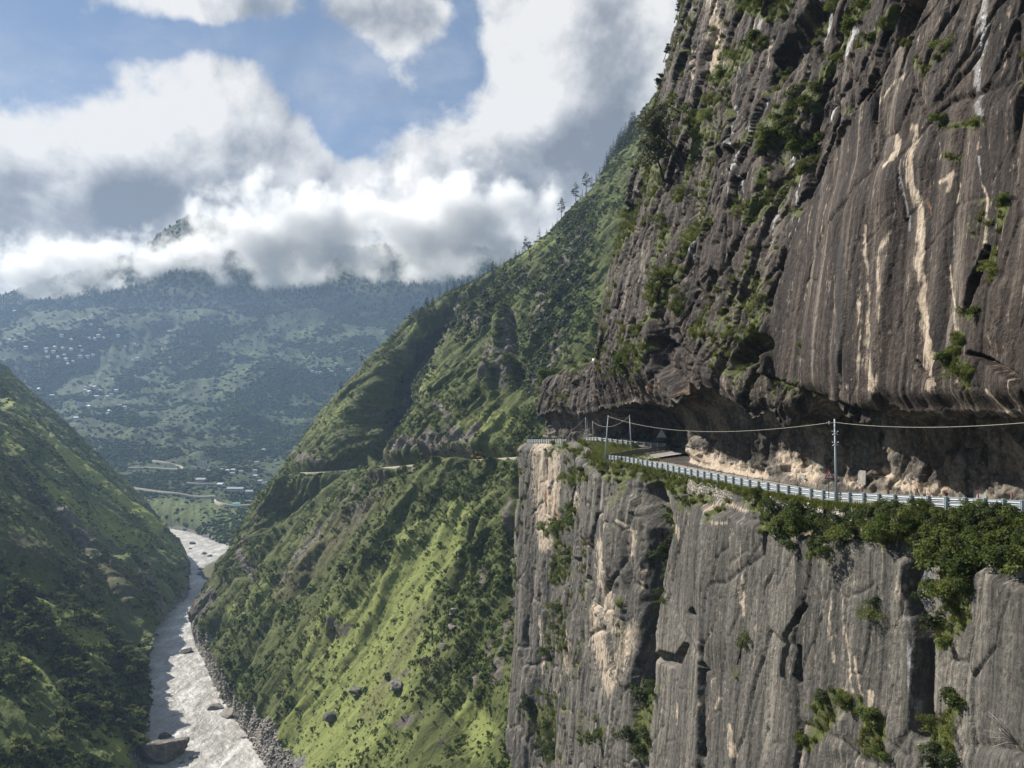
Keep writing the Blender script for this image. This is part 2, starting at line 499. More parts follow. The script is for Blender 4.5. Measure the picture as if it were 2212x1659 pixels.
def c2(*p): return [(1106 + a / 2, b / 2, w_ / 2) for a, b, w_ in p]           # strokes measured on the upper right quarter
def c4(*p): return [(1106 + a / 2, 829.5 + b / 2, w_ / 2) for a, b, w_ in p]   # strokes measured on the lower right quarter
def q2(*p): return [(1106 + a / 2, b / 2) for a, b in p]
def q4(*p): return [(1106 + a / 2, 829.5 + b / 2) for a, b in p]

# ---- warped (s, z) coordinates; slabs lean from upper right to lower left on the upper cliff
wx = 2.2 * fbm(X * .06, Y * .06, Z * .06, 3, 31); wz = 2.2 * fbm(X * .06, Y * .06, Z * .06, 3, 47)
sx = S2 + wx
poly_wall = q2((1790,-40),(1690,210),(1600,400),(1480,560),(1400,720),(1300,900),(1215,1080),(1160,1280),(1125,1480),(1118,1620),(1500,1760),(2400,1900),(2400,-60))
sdw = polysdf(u, v, poly_wall)
wallm = sst(-6, 10, sdw) * isU
dip = np.where(isU, .42, .06)
sd_ = sx + dip * (Z + wz)             # constant along a line that leans
disp = np.zeros(O.shape, np.float32)
# big undulation and buttresses
disp += 1.0 * (1 - .4 * wallm) * fbm(S2 * .045, Z * .02, 0 * Z + 2, 3, 61)
rough = np.where(isU, 1.05 - .93 * wallm * (.55 + .45 * sst(200, 330, v)), np.where(isL, .22 + .42 * sst(100, 125, Yb), .9)).astype(np.float32)   # the near right wall is smoother
def slabs(q, kind):
    h1, e1 = facets(q / 9.5, (Z + wz) / 21.0, 71 + kind, .55)
    h2, e2 = facets(q / 3.1 + 7, (Z + wz) / 8.0, 73 + kind, .55)
    h3, e3 = facets(q / 1.05 + 3, (Z + .5 * wz) / 2.6, 79 + kind, .6)
    h4, e4 = facets(q / .42 + 3, (Z + .5 * wz) / .95, 83 + kind, .6)
    d_ = rough * (1.25 * h1 + .62 * h2 + .26 * h3 + .09 * h4)
    d_ -= rough * (.5 * np.exp(-(e1 / .05) ** 2) + .28 * np.exp(-(e2 / .06) ** 2))
    h5, e5 = facets(S2 / .9 + 11, (Z + .3 * wz) / 3.4, 85 + kind, .7)
    rk2 = .16 + .84 * rough
    return d_ + rk2 * (.12 * h5 - .14 * np.exp(-(e5 / .06) ** 2) - .45 * np.exp(-(e1 / .022) ** 2) - .3 * np.exp(-(e2 / .03) ** 2))
dA = slabs(sx + np.where(isU, .42, .06) * (Z + wz), 0); dB = slabs(sx + .05 * (Z + wz), 200)
wm2 = wallm * sst(120, 260, v)
disp += dA * (1 - wm2) + dB * wm2
# vertical flutes
fl = ridged(sd_ * .55, Z * .035, 0 * Z, 4, 91)
disp += (.05 + .10 * rough) * fl
disp += .03 * ridged(S2 * 1.7, Z * .08, 0 * Z + 5, 3, 95) + .085 * (.4 + .6 * rough) * fbm(X * .7, Y * .7, Z * .7, 5, 97, .6)
disp += far * .8 * ridged(sd_ * .16, Z * .02, 0 * Z, 3, 99)

# ---- features read off the photograph (pushed in or out of the rock, metres)
feat_in = [  # clefts and recesses (depth, stroke)
    (2.2, c2((640,1480,30),(700,1560,80),(760,1680,70))), (1.8, c2((640,1380,25),(690,1460,55))),
    (2.2, c2((985,1590,40),(1060,1530,60),(1110,1490,60))), (2.4, c2((1110,1440,16),(1118,1580,24))),
    (3.0, c2((600,545,40),(560,610,50),(530,690,40))), (2.5, c2((540,860,30),(510,960,30),(520,900,30))),
    (.9, c2((960,680,50),(1010,640,30))), (2.0, c2((930,1350,12),(985,1220,14))), (1.6, c2((1060,1290,16),(1075,1190,16))),
    (1.8, c2((1330,60,60),(1240,220,60),(1150,350,60))), (2.6, c2((1790,0,40),(1740,90,46),(1700,190,24))),
    (1.2, c2((1600,370,8),(1560,420,14),(1480,520,10))), (1.0, c2((1640,360,6),(1610,440,8))), (1.2, c2((1395,560,16),(1390,680,12))),
    (1.2, c2((1410,340,8),(1340,390,10))), (.9, c2((1330,440,8),(1300,480,8))), (1.4, c2((2110,1080,20),(2040,1240,26),(2010,1340,14))),
    (1.0, c2((2030,1530,14),(2120,1560,20),(2240,1640,26))), (.5, c2((1790,1560,7),(1830,1620,7),(1870,1660,7))),
    (1.5, c2((820,190,18),(835,330,12),(830,480,14))), (1.0, c2((700,380,14),(660,500,14))), (1.3, c2((790,330,10),(745,210,8))),
    (1.2, c2((700,1190,8),(560,1250,8))), (1.5, c2((880,1180,16),(860,1260,14))), (1.2, c2((820,1090,20),(800,1180,16))),
    (3.2, c4((600,470,60),(640,620,70),(610,800,56),(590,1040,30),(585,1300,30))), (1.6, c4((640,1180,30),(720,1200,30),(760,1130,14))),
    (1.2, c4((790,985,22),(810,995,10))), (1.0, c4((1270,960,12),(1180,1090,14),(1160,1260,14),(1180,1330,10))),
    (1.6, c4((1090,650,16),(1085,740,14))), (.8, c4((1240,1140,16),(1230,1280,16))), (1.5, c4((1740,700,60),(1700,900,30),(1760,1100,50),(1740,1500,60))),
    (1.6, c4((330,840,12),(360,950,20),(440,1060,16),(470,1230,12))), (.8, c4((150,300,10),(150,560,10))), (.9, c4((60,1100,14),(100,1300,24),(110,1650,24))),
    (.9, c4((280,760,14),(280,1100,16),(240,1400,16))), (1.0, c4((830,1210,12),(880,1270,10))), (1.2, c4((830,1240,14),(830,1600,18))), (.8, c4((1560,1500,10),(1600,1630,10))),
]
feat_out = [
    (1.6, c2((1800,700,120),(1500,1000,260),(1450,1500,250))), (1.4, c2((900,360,60),(940,640,80),(970,720,30))), (1.0, c2((2170,1250,60),(2150,1450,90))),
    (1.6, c4((480,560,110),(470,800,110))), (1.0, c4((560,1150,40),(500,1600,80))), (.9, c2((440,820,60),(400,1040,60))),
    (1.2, c2((560,1640,60),(640,1590,30))), (1.0, c4((1400,1560,90),(1420,1450,30))), (1.2, c4((850,620,120),(900,1100,160))),
]
for dd, pts in feat_in:
    m_ = strokes(u, v, [(1, pts)], .5); disp -= dd * m_ * np.where(isL | isU, 1, 0)
for dd, pts in feat_out:
    m_ = strokes(u, v, [(1, pts)], 1.0); disp += .4 * dd * m_ * np.where(isL | isU, 1, 0)
# the slab step that bounds the smooth right wall: left of it the rock sits back
disp += np.where(isU, 1.3 * sst(-3, 5, sdw) - .4, 0)
poly_slab = q2((1420,-20),(1270,230),(1120,440),(1000,640),(900,900),(780,1090),(640,1330),(560,1500),(560,1800),(1160,1760),(1150,1280),(1215,1080),(1400,720),(1600,400),(1790,-40))
disp += np.where(isU, .9 * sst(-2, 6, polysdf(u, v, poly_slab)), 0)
# top of the lower face is a ledge with soil: push the rock in under the wall, and give it a broken rim
hfrom = ZR[:, None] - Z
rim = np.interp(BY, [40,58,64,80,92,100,108,118,124,150,185,200,206,228], [3.6,4.0,3.0,3.4,3.2,2.4,1.6,6,2.6,2.2,2.6,1.0,.25,.2])
rimn = rim + .9 * fbm(Sarr * .35, 0*Sarr, 0*Sarr, 3, 121)
ledge = sst(rimn[:, None] + .35, rimn[:, None] - .35, hfrom)
disp -= np.where(isL, .85 * ledge * np.interp(BY, [200, 206], [1, .1])[:, None], 0)
keep = np.where(isL, 1 - .85 * sst(1.4, .2, hfrom), np.where(isR, 0.05, 1))
keep = np.where(isB, np.clip((Z - ZR[:, None] - .1) / 1.5, 0, 1) * .75, keep)
keep = np.where(isU, .35 + .65 * sst(0, 1.6, Z - ZL[:, None]), keep)
disp = disp * keep
# ceiling and back wall: blocky
cb1, ce1 = facets(S2 / 2.6 + 40, (O * 1.3 + Z) / 2.4, 131, .6)
cb2, ce2 = facets(S2 / .9 + 40, (O * 1.3 + Z) / .9, 137, .6)
fb = np.clip((Z - ZR[:, None]) / 1.2, 0, 1)
disp += np.where(isB, fb * (.95 * cb1 + .34 * cb2 + .9 * fbm(S2 * .17, O * .25, Z * .25, 4, 139)) * np.clip((1 - (np.arange(NT) - nl - nr + 1) / nb), .25, 1)[None, :], 0)
# displacement along a blend of the normal and straight out
Nd = Nn.copy()
Nd = np.where((isU | isL)[..., None], .35 * Nn + .65 * outw, Nd)
P2 = P + Nd * disp[..., None]
# road bed stays flat
P2[..., 2] = np.where(isR, np.minimum(P2[..., 2], ZR[:, None] - .1), P2[..., 2])

# ---- what grows on the rock and how it is stained
veg_upper = [
    (1, c2((1425,5,22),(1360,110,22),(1260,250,26),(1200,330,26),(1140,400,34))), (1, c2((1540,5,30),(1470,110,36),(1440,180,26),(1400,250,26),(1350,300,24),(1330,370,24),(1300,470,30))),
    (1, c2((990,30,40),(1090,40,70),(1180,20,60))), (1, c2((1050,170,40),(990,240,44),(920,320,40),(900,350,24))),
    (1, c2((1300,400,42),(1290,380,36))), (1, c2((1210,480,46),(1150,560,60),(1130,620,60),(1220,640,54))), (1, c2((1290,680,34),(1230,760,36),(1180,810,44),(1165,900,36))),
    (1, c2((1060,585,30),(1030,620,30))), (1, c2((1065,865,26),(1020,930,28))), (1, c2((1110,760,34),(1100,900,46),(1060,960,30))), (.9, c2((1230,920,26),(1275,920,26))),
    (1, c2((860,420,28),(850,520,30),(800,560,40))), (1, c2((840,580,36),(770,660,36),(760,760,30),(720,860,34))), (1, c2((560,670,38),(610,740,50),(600,830,40))), (1, c2((790,500,44),(760,570,40))),
    (1, c2((870,780,24),(840,810,20))), (1, c2((530,980,30),(470,1040,40),(400,1090,34))), (1, c2((380,1070,26),(430,1060,36),(490,1060,30))), (1, c2((480,930,30),(500,920,20))),
    (1, c2((890,950,26),(830,1010,36),(760,1040,44),(730,1090,36))), (.8, c2((650,960,26),(640,1060,36),(620,1110,30))), (1, c2((760,1160,26),(700,1220,50),(650,1320,50),(600,1390,40),(560,1430,40))),
    (1, c2((660,1200,24),(600,1290,40))), (.9, c2((770,1290,24),(740,1350,24))), (.9, c2((820,1390,36),(790,1450,26))), (1, c2((1115,1310,14),(1100,1400,26),(1070,1460,36),(1000,1460,30))), (.9, c2((1090,1250,20),(1110,1240,12))), (.9, c2((930,1370,16),(940,1400,18))),
    (1, c2((600,1490,36),(570,1580,44),(540,1630,30))), (.9, c2((490,1540,26),(480,1580,24))), (.8, c2((440,1620,20),(470,1600,20))), (.9, c2((1040,1290,20),(1030,1340,18))),
    (1, c2((1690,40,20),(1650,110,28),(1560,200,26))), (1, c2((1760,275,14),(1830,265,18),(1830,330,18),(1880,260,14),(1920,230,12))), (.9, c2((1750,180,18),(1740,200,14))), (.9, c2((1880,545,14),(1960,545,20),(2080,540,26),(2110,560,14))), (.8, c2((1810,300,12),(1835,350,14))),
    (1, c2((2140,1080,22),(2125,1200,28),(2080,1300,50),(2040,1370,34))), (.9, c2((2180,870,20),(2160,950,20),(2150,1010,14))), (1, c2((1990,1440,26),(1950,1540,40),(2000,1590,36),(2010,1660,30))), (.7, c2((1470,470,14),(1450,490,14))), (.8, c2((1900,660,12),(1960,690,20),(2000,700,14))),
    (.8, c2((2020,1700,26),(1980,1740,22))), (.6, c2((1170,1080,18),(1150,1090,14))), (.7, c2((1040,1130,14),(1050,1080,16))), (.7, c2((1000,860,20),(980,900,14))),
    (1, c2((330,1180,30),(300,1330,34),(250,1440,40),(200,1560,40))), (.8, c2((420,1150,30),(390,1200,26))), (.7, c2((1180,700,24),(1130,740,26))), (.6, c2((1000,1260,12),(960,1290,12))), (.7, c2((720,1000,16),(700,1090,18))),
    (.9, c2((500,660,18),(470,740,18))), (.8, c2((650,20,20),(655,90,16))),
]
veg_lower = [
    (1, c4((330,320,30),(420,360,46),(560,390,50),(700,440,56))), (1, c4((300,400,50),(260,410,50))), (.9, c4((600,560,36),(640,660,44),(620,800,44),(590,950,40),(590,1050,26))),
    (1, c4((130,610,30),(180,640,50),(260,600,30),(280,560,26))), (.9, c4((230,720,50),(200,830,60))), (.9, c4((740,520,50),(830,490,50))), (1, c4((920,500,26),(860,580,20))),
    (1, c4((1040,500,80),(1090,600,70))), (1, c4((1160,600,70),(1270,620,60),(1330,660,40))), (1, c4((1440,620,80),(1600,620,120),(1800,640,140),(2300,700,150))), (1, c4((1900,720,120),(1900,860,80),(1930,1000,70),(1840,1110,50))),
    (1, c4((1290,1400,50),(1400,1360,70),(1300,1480,80),(1260,1560,40))), (1, c4((1480,1400,50),(1540,1480,60),(1560,1600,60))), (.9, c4((1680,1420,30),(1690,1480,20))), (1, c4((1900,1400,60),(1830,1480,80),(1860,1600,90))),
    (.9, c4((600,1320,40),(570,1450,50),(560,1600,40))), (.9, c4((170,1380,50),(150,1500,70),(90,1420,60),(180,1620,40))), (.6, c4((420,1480,26),(410,1560,20))), (.5, c4((735,780,20),(735,790,16))), (.5, c4((850,770,16),(850,830,14))), (.5, c4((940,790,24),(960,760,16))),
    (.6, c4((1360,750,30),(1380,770,20))), (.6, c4((1550,960,30),(1540,1000,26))), (.6, c4((640,930,26),(640,900,26))), (.7, c4((1200,760,16),(1200,700,14))), (.6, c4((490,930,16),(490,980,16))), (.5, c4((960,1300,20),(975,1200,14))), (.7, c4((170,950,14),(165,1250,14))), (.6, c4((215,950,40),(230,1150,40))),
]
tan_up = [(1, c2((870,10,40),(890,130,56),(885,260,56),(860,350,30))), (.9, c2((760,215,10),(765,350,9),(770,480,7))), (.8, c2((1795,560,40),(1795,700,36),(1800,900,30),(1810,1150,34),(1825,1400,40),(1850,1670,42))), (1, c2((1800,650,22),(1805,900,24),(1812,1150,28),(1830,1400,32),(1855,1660,32))),
          (1, c2((1715,590,14),(1720,660,22),(1680,720,22))), (.85, c2((1900,790,16),(1945,760,20),(1930,830,16))), (.8, c2((1985,800,10),(1980,880,10))), (.75, c2((1600,980,10),(1600,1300,14),(1590,1500,24),(1600,1680,30))), (.7, c2((1940,1150,12),(1960,1300,14),(1975,1420,12),(1975,1650,14))), (.55, c2((1465,1200,8),(1480,1500,8),(1490,1680,8))),
          (.75, c2((2080,790,12),(2110,870,14),(2100,1050,12))), (.55, c2((1560,1280,10),(1560,1600,14))), (.5, c2((1690,1000,14),(1640,1100,14),(1640,1400,10))), (.6, c2((1080,190,14),(1085,290,16))), (.6, c2((1160,150,10),(1100,200,18))), (.7, c2((790,880,8),(795,960,10))), (.5, c2((820,1240,8),(825,1265,8))), (.9, c2((812,1250,12),(826,1240,8))),
          (.6, c2((490,660,10),(470,720,14))), (.6, c2((1740,320,16),(1690,370,14),(1640,450,14))), (.6, c2((1900,620,6),(1905,700,6))), (.6, c2((2120,1680,14),(2170,1800,16))), (.5, c2((2200,1640,14),(2220,1750,14))), (.6, c2((980,700,6),(920,760,6)))]
tan_lo = [(1.4, c4((150,290,90),(150,420,90),(150,560,80),(150,700,40))), (.8, c4((400,700,50),(410,830,64),(440,960,60),(450,1060,60))), (.75, c4((350,960,40),(370,1120,70),(420,1240,90),(430,1330,40))), (.7, c4((520,1060,60),(500,1180,70),(450,1330,40))), (.7, c4((290,470,16),(290,560,12))), (.8, c4((500,590,10),(540,640,12),(530,740,10))), (.8, c4((430,540,8),(440,640,8))), (.7, c4((330,560,10),(345,700,12))),
          (.55, c4((1375,880,12),(1370,1000,14),(1385,1200,10))), (.7, c4((1420,880,9),(1435,1100,9),(1460,1330,8))), (.8, c4((1470,1180,12),(1485,1300,14),(1500,1400,10))), (.8, c4((1535,1330,20),(1530,1400,16))), (.6, c4((1000,640,8),(995,800,10),(1000,1000,8))), (.7, c4((990,900,8),(1000,990,8))), (.6, c4((870,1230,8),(860,1450,8))), (.6, c4((830,1230,8),(820,1420,8))), (.8, c4((940,1480,24),(960,1600,30))), (.7, c4((720,1380,14),(715,1470,12))), (.6, c4((900,1360,20),(880,1400,12))),
          (.7, c4((860,530,50),(920,510,40),(1000,550,20))), (.6, c4((890,600,20),(940,600,14))), (.7, c4((130,1000,8),(135,1250,10))), (.6, c4((260,1060,10),(250,1250,12))), (.5, c4((1560,620,8),(1570,690,8))), (.6, c4((700,580,30),(720,680,14))), (.5, c4((1200,660,30),(1290,640,30))), (.6, c4((560,780,14),(560,900,14))), (.6, c4((220,1260,10),(200,1340,10)))]
white_l = [(.8, c2((1405,30,9),(1380,120,10),(1350,200,6))), (.6, c2((1150,430,12),(1120,500,16),(1080,570,10))), (.7, c2((1040,640,10),(1000,700,18),(975,780,10),(975,860,6))), (1, c2((1022,765,9),(1020,830,10),(1012,900,8))), (.9, c2((1260,745,8),(1250,830,9),(1250,890,7))), (.8, c2((1240,940,9),(1225,1000,9),(1210,1065,6))), (.6, c2((1268,945,6),(1265,1000,6))), (.9, c2((1495,120,8),(1465,200,8),(1450,260,5))), (.9, c2((1400,400,5),(1385,460,8),(1370,515,8))), (.7, c2((1075,50,12),(1050,150,10))), (.6, c2((980,260,8),(990,330,8))), (.6, c2((830,1010,6),(805,1070,8),(795,1140,6))), (.7, c2((1020,950,10),(1000,990,8))), (.7, c2((1155,900,8),(1145,960,8),(1135,1070,6))), (.5, c2((1100,950,6),(1080,1010,6))), (.6, c2((560,810,10),(540,890,8))), (.5, c2((1270,475,8),(1260,510,8))),
           (.45, c4((1690,1010,12),(1695,1150,16),(1690,1300,16),(1700,1400,14))), (.5, c4((1750,1350,16),(1760,1420,16)))]
wet_l = [(.75, c2((2090,-20,40),(2085,150,36),(2060,300,44),(2080,510,20))), (.8, c2((2075,680,10),(2080,760,10))), (1, c2((445,770,30),(425,880,44),(410,1020,40))), (.7, c2((375,1240,20),(360,1400,20),(355,1560,20))), (1, c2((410,1190,20),(395,1300,18))), (.8, c2((960,460,14),(955,560,16),(965,640,12))), (.8, c2((1760,1000,14),(1755,700,12))), (.6, c2((560,1500,18),(570,1440,14))), (.5, c2((790,1500,14),(800,1580,16))), (.7, c2((1215,680,18),(1200,720,12))), (.6, c2((1960,950,12),(1955,1100,10))),
         (.7, c4((1790,770,40),(1780,870,50),(1770,950,40),(1740,1050,20))), (1, c4((2190,770,16),(2130,860,14))), (.6, c4((850,560,10),(840,800,12),(830,1000,10))), (.6, c4((870,900,8),(860,1000,8)))]
orange_l = [(.35, c2((700,1700,20),(770,1690,44),(790,1740,40))), (.3, c2((630,1700,20),(600,1660,14))), (.4, c4((230,620,26),(150,480,40))), (.5, c2((1835,860,12),(1838,960,10)))]
black_l = [(.9, c2((1500,1050,30),(1480,1650,40))), (.5, c2((1740,1100,14),(1750,1600,26))), (.6, c2((1890,900,30),(1890,1500,40))), (.8, c2((2050,850,14),(2050,1050,20))), (.7, c4((840,1250,8),(835,1650,12))), (.6, c4((1330,950,20),(1350,1300,20))), (.5, c2((1330,700,40),(1260,1000,40))), (.7, c2((330,1000,16),(350,1140,20))), (.8, c4((1960,200,30),(1960,470,20))), (.6, c4((2120,200,20),(2110,470,18)))]
mU = np.where(isU | isB, 1.0, 0); mL = np.where(isL, 1.0, 0)
jit = 9 * fbm(X * .35, Y * .35, Z * .35, 3, 151) * np.clip(90 / Yb, .3, 1.5)
uj, vj = u + jit, v + 7 * fbm(X * .35, Y * .35, Z * .35, 3, 157)
veg = np.maximum(strokes(uj, vj, veg_upper, .55) * mU, strokes(uj, vj, veg_lower, .55) * mL)
vn = fbm(X * .5, Y * .5, Z * .5, 4, 163)
veg = np.clip(veg * (.75 + .9 * vn) , 0, 1)
# small natural tufts on every ledge that faces up
N2 = grid_normals(P2)
if N2[:, -50:, 0].mean() > 0: N2 = -N2
upf = N2[..., 2]
vz = fbm(S2 * .05, Z * .05, 0 * Z, 3, 167)
ltuft = sst(.18, .5, upf + .35 * vz) * np.where(isU, sst(130, 60, Yb) * 0 + sst(-.1, .35, vz + .25 * far - .45 * (sdw > 0)), np.where(isL, sst(0, .4, vz + .3 * far - .2), 0))
moss = np.clip(np.maximum(veg, .85 * ltuft), 0, 1)
tan = np.maximum(strokes(uj * .5 + u * .5, v, tan_up, 1.0) * mU, strokes(uj * .6 + u * .4, v, tan_lo, 1.0) * mL)
tan = np.maximum(tan, strokes(uj, vj, [(1, [(1490,985,40),(1560,1010,42),(1640,1030,34)]), (1, [(1690,985,20),(1720,1010,40),(1760,1030,34)]), (.9, [(1830,1040,20),(1860,1046,16)]), (.9, [(1900,1020,14),(1960,1050,28),(2040,1062,26)]), (.6, [(2090,1062,20),(2150,1070,16)])], 1.0) * np.where(isB, 1.0, 0))  # tan rock at the wall foot, colour also paints the sunlit patches brighter
white = strokes(u, v, [(s_, [(a_, b_, c_ * 1.1) for a_, b_, c_ in p_]) for s_, p_ in white_l], .9)
wet = strokes(u * .7 + uj * .3, v, wet_l, .9)
orange = strokes(uj, vj, orange_l, .8)
black = strokes(u * .6 + uj * .4, v, black_l, .9)
paint = np.zeros_like(u)
for (a, b, c_, d_) in [(1730,1240,1752,1290),(1868,1020,1882,1047),(1726,1024,1740,1043),(1480,990,1488,1012),(1514,1002,1524,1030),(1455,928,1458,934)]:
    pass
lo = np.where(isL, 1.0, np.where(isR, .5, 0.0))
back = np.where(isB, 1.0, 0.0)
SZ = np.stack([S2 + .08 * wx + .03 * Z * isU, Z, 0 * Z], -1)

# ------------------------------------------------------------------ rock material
k = N('cliff_rock')
sz = k.attr('sz', 'Vector'); pos = k.pos()
def szs(a, b): return k.scale(sz, (a, b, 1))
st1 = k.noise(szs(.42, .018), 1, 6, .62, .3)
st2 = k.noise(szs(1.7, .05), 1, 5, .6, .2)
st3 = k.noise(szs(5.0, .22), 1, 4, .6)
blot = k.noise(pos, .16, 6, .6)
grain = k.noise(pos, 2.2, 6, .65)
spk = k.noise(pos, 9.0, 3, .7)
tone = k.m('ADD', k.m('MULTIPLY', st1, .55), k.m('ADD', k.m('MULTIPLY', st2, .45), k.m('MULTIPLY', blot, .10)))
tone = k.m('ADD', tone, k.m('MULTIPLY', k.m('SUBTRACT', grain, .5), .32))
tone = k.m('ADD', tone, k.m('MULTIPLY', k.m('SUBTRACT', st3, .5), .22))
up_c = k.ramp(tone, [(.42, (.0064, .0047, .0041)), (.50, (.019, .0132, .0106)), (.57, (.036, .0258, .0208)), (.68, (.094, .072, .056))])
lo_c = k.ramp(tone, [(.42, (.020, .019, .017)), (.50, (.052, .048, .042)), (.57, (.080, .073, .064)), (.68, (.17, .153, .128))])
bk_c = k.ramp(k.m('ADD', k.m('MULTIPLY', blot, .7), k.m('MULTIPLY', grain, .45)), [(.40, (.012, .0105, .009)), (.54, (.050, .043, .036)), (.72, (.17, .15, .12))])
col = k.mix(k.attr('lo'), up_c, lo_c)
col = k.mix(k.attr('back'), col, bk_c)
# pale streaks that run down the rock
pale = k.mapr(k.m('ADD', k.m('MULTIPLY', st2, .6), k.m('MULTIPLY', st1, .5)), .58, .68)
col = k.mix(k.m('MULTIPLY', pale, k.mapr(k.noise(k.scale(pos, (1, 1, .35)), .14, 4, .6), .42, .62, .03, .55)), col, (.17, .147, .12))
crk = k.mapr(k.vor(k.vm('ADD', k.scale(pos, (.55, .55, .22)), k.vm('SCALE', k.node('TexNoise', {'Vector': pos, 'Scale': .5, 'Detail': 5.0}).outputs[1], 1.1)), 1, 'DISTANCE_TO_EDGE'), .004, .022, 1, 0)
col = k.mix(k.m('MULTIPLY', crk, k.mapr(k.noise(pos, .22, 4, .6), .5, .64, 0, .6)), col, (.009, .008, .0075))
drk = k.mapr(k.m('ADD', k.m('MULTIPLY', st3, .45), k.m('MULTIPLY', k.noise(szs(.8, .012), 1, 4, .6), .6)), .55, .63)
col = k.mix(k.m('MULTIPLY', drk, .6), col, (.013, .012, .012))
br = k.m('ADD', k.m('MULTIPLY', k.m('SUBTRACT', k.noise(szs(3.2, .12), 1, 6, .65), .5), 1.7), k.m('MULTIPLY', k.m('SUBTRACT', k.noise(pos, .9, 6, .7), .5), 1.6))
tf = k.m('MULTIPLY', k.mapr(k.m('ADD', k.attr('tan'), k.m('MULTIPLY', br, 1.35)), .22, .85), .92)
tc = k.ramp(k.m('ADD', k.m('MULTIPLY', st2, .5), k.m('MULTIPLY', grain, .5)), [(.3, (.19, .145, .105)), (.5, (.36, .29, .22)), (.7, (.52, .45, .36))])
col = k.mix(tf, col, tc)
col = k.mix(k.mapr(k.m('ADD', k.attr('orange'), br), .3, .7), col, (.26, .12, .05))
col = k.mix(k.m('MULTIPLY', k.mapr(k.m('ADD', k.attr('black'), k.m('MULTIPLY', br, .9)), .35, .8), .75), col, (.014, .013, .013))
wf = k.m('MULTIPLY', k.mapr(k.m('ADD', k.attr('white'), k.m('MULTIPLY', br, 1.0)), .28, 1.0), .62)
col = k.mix(wf, col, (.50, .51, .53))
wt = k.mapr(k.m('ADD', k.attr('wet'), k.m('MULTIPLY', br, .9)), .25, .8)
col = k.mix(k.m('MULTIPLY', wt, .6), col, (.10, .098, .105))
# lichen specks
col = k.mix(k.m('MULTIPLY', k.mapr(spk, .66, .74), .22), col, (.28, .26, .22))
mf = k.mapr(k.m('ADD', k.attr('moss'), k.m('MULTIPLY', k.m('SUBTRACT', grain, .5), 1.2)), .35, .6)
mc = k.ramp(k.noise(pos, 1.3, 5, .65), [(.3, (.020, .026, .008)), (.5, (.055, .066, .016)), (.7, (.115, .118, .034))])
col = k.mix(mf, col, mc)
wv = k.vm('ADD', k.scale(pos, (1.3, 1.3, .75)), k.vm('SCALE', k.node('TexNoise', {'Vector': pos, 'Scale': .8, 'Detail': 4.0}).outputs[1], 1.2))
hgt = k.m('ADD', k.m('MULTIPLY', grain, 1.0), k.m('ADD', k.m('MULTIPLY', st3, .22), k.m('MULTIPLY', k.mapr(k.vor(wv, 1, 'DISTANCE_TO_EDGE'), 0, .10), .14)))
hgt = k.m('ADD', hgt, k.m('MULTIPLY', spk, .12))
nrm = k.bump(hgt, .75, .22)
ro = k.mapr(wt, 0, 1, .82, .42, False)
ro = k.m('SUBTRACT', ro, k.m('MULTIPLY', k.mapr(st1, .5, .7), .15))
sp = k.mapr(wt, 0, 1, .25, .55, False)
M_ROCK = k.out(k.bsdf(col, ro, sp, nrm))

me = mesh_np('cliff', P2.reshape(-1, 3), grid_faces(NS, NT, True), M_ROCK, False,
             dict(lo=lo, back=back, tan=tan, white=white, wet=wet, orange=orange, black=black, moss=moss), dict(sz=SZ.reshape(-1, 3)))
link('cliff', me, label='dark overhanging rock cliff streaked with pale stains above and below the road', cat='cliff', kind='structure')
CL = dict(P=P2, N=N2, u=u, v=v, veg=veg, moss=moss, zone=zone2, Yb=Yb)
# ================================================================== THE VALLEY
RZ = -160.0                                         # the river surface
def net(cols, n_u, n_v):
    """cols: list of columns, each the same number of 3d points -> smooth dense patch"""
    A = np.array(cols, float)
    def res(P, n):
        Q = np.concatenate([2*P[:1]-P[1:2], P, 2*P[-1:]-P[-2:-1]], 0)
        m = len(P) - 1
        t = np.linspace(0, m - 1e-9, n); i = t.astype(int); f = (t - i).reshape(-1, *([1] * (P.ndim - 1)))
        p0, p1, p2, p3 = Q[i], Q[i+1], Q[i+2], Q[i+3]
        return .5 * ((2*p1) + (-p0+p2)*f + (2*p0-5*p1+4*p2-p3)*f**2 + (-p0+3*p1-3*p2+p3)*f**3)
    A = res(A, n_u)
    return np.swapaxes(res(np.swapaxes(A, 0, 1), n_v), 0, 1)

def col_resample(pts, n):
    pts = np.array(pts, float); d = np.concatenate([[0], np.cumsum(np.linalg.norm(np.diff(pts[:, :2], axis=0), axis=1))])
    t = np.linspace(0, d[-1], n)
    return np.stack([np.interp(t, d, pts[:, i]) for i in range(pts.shape[1])], 1)

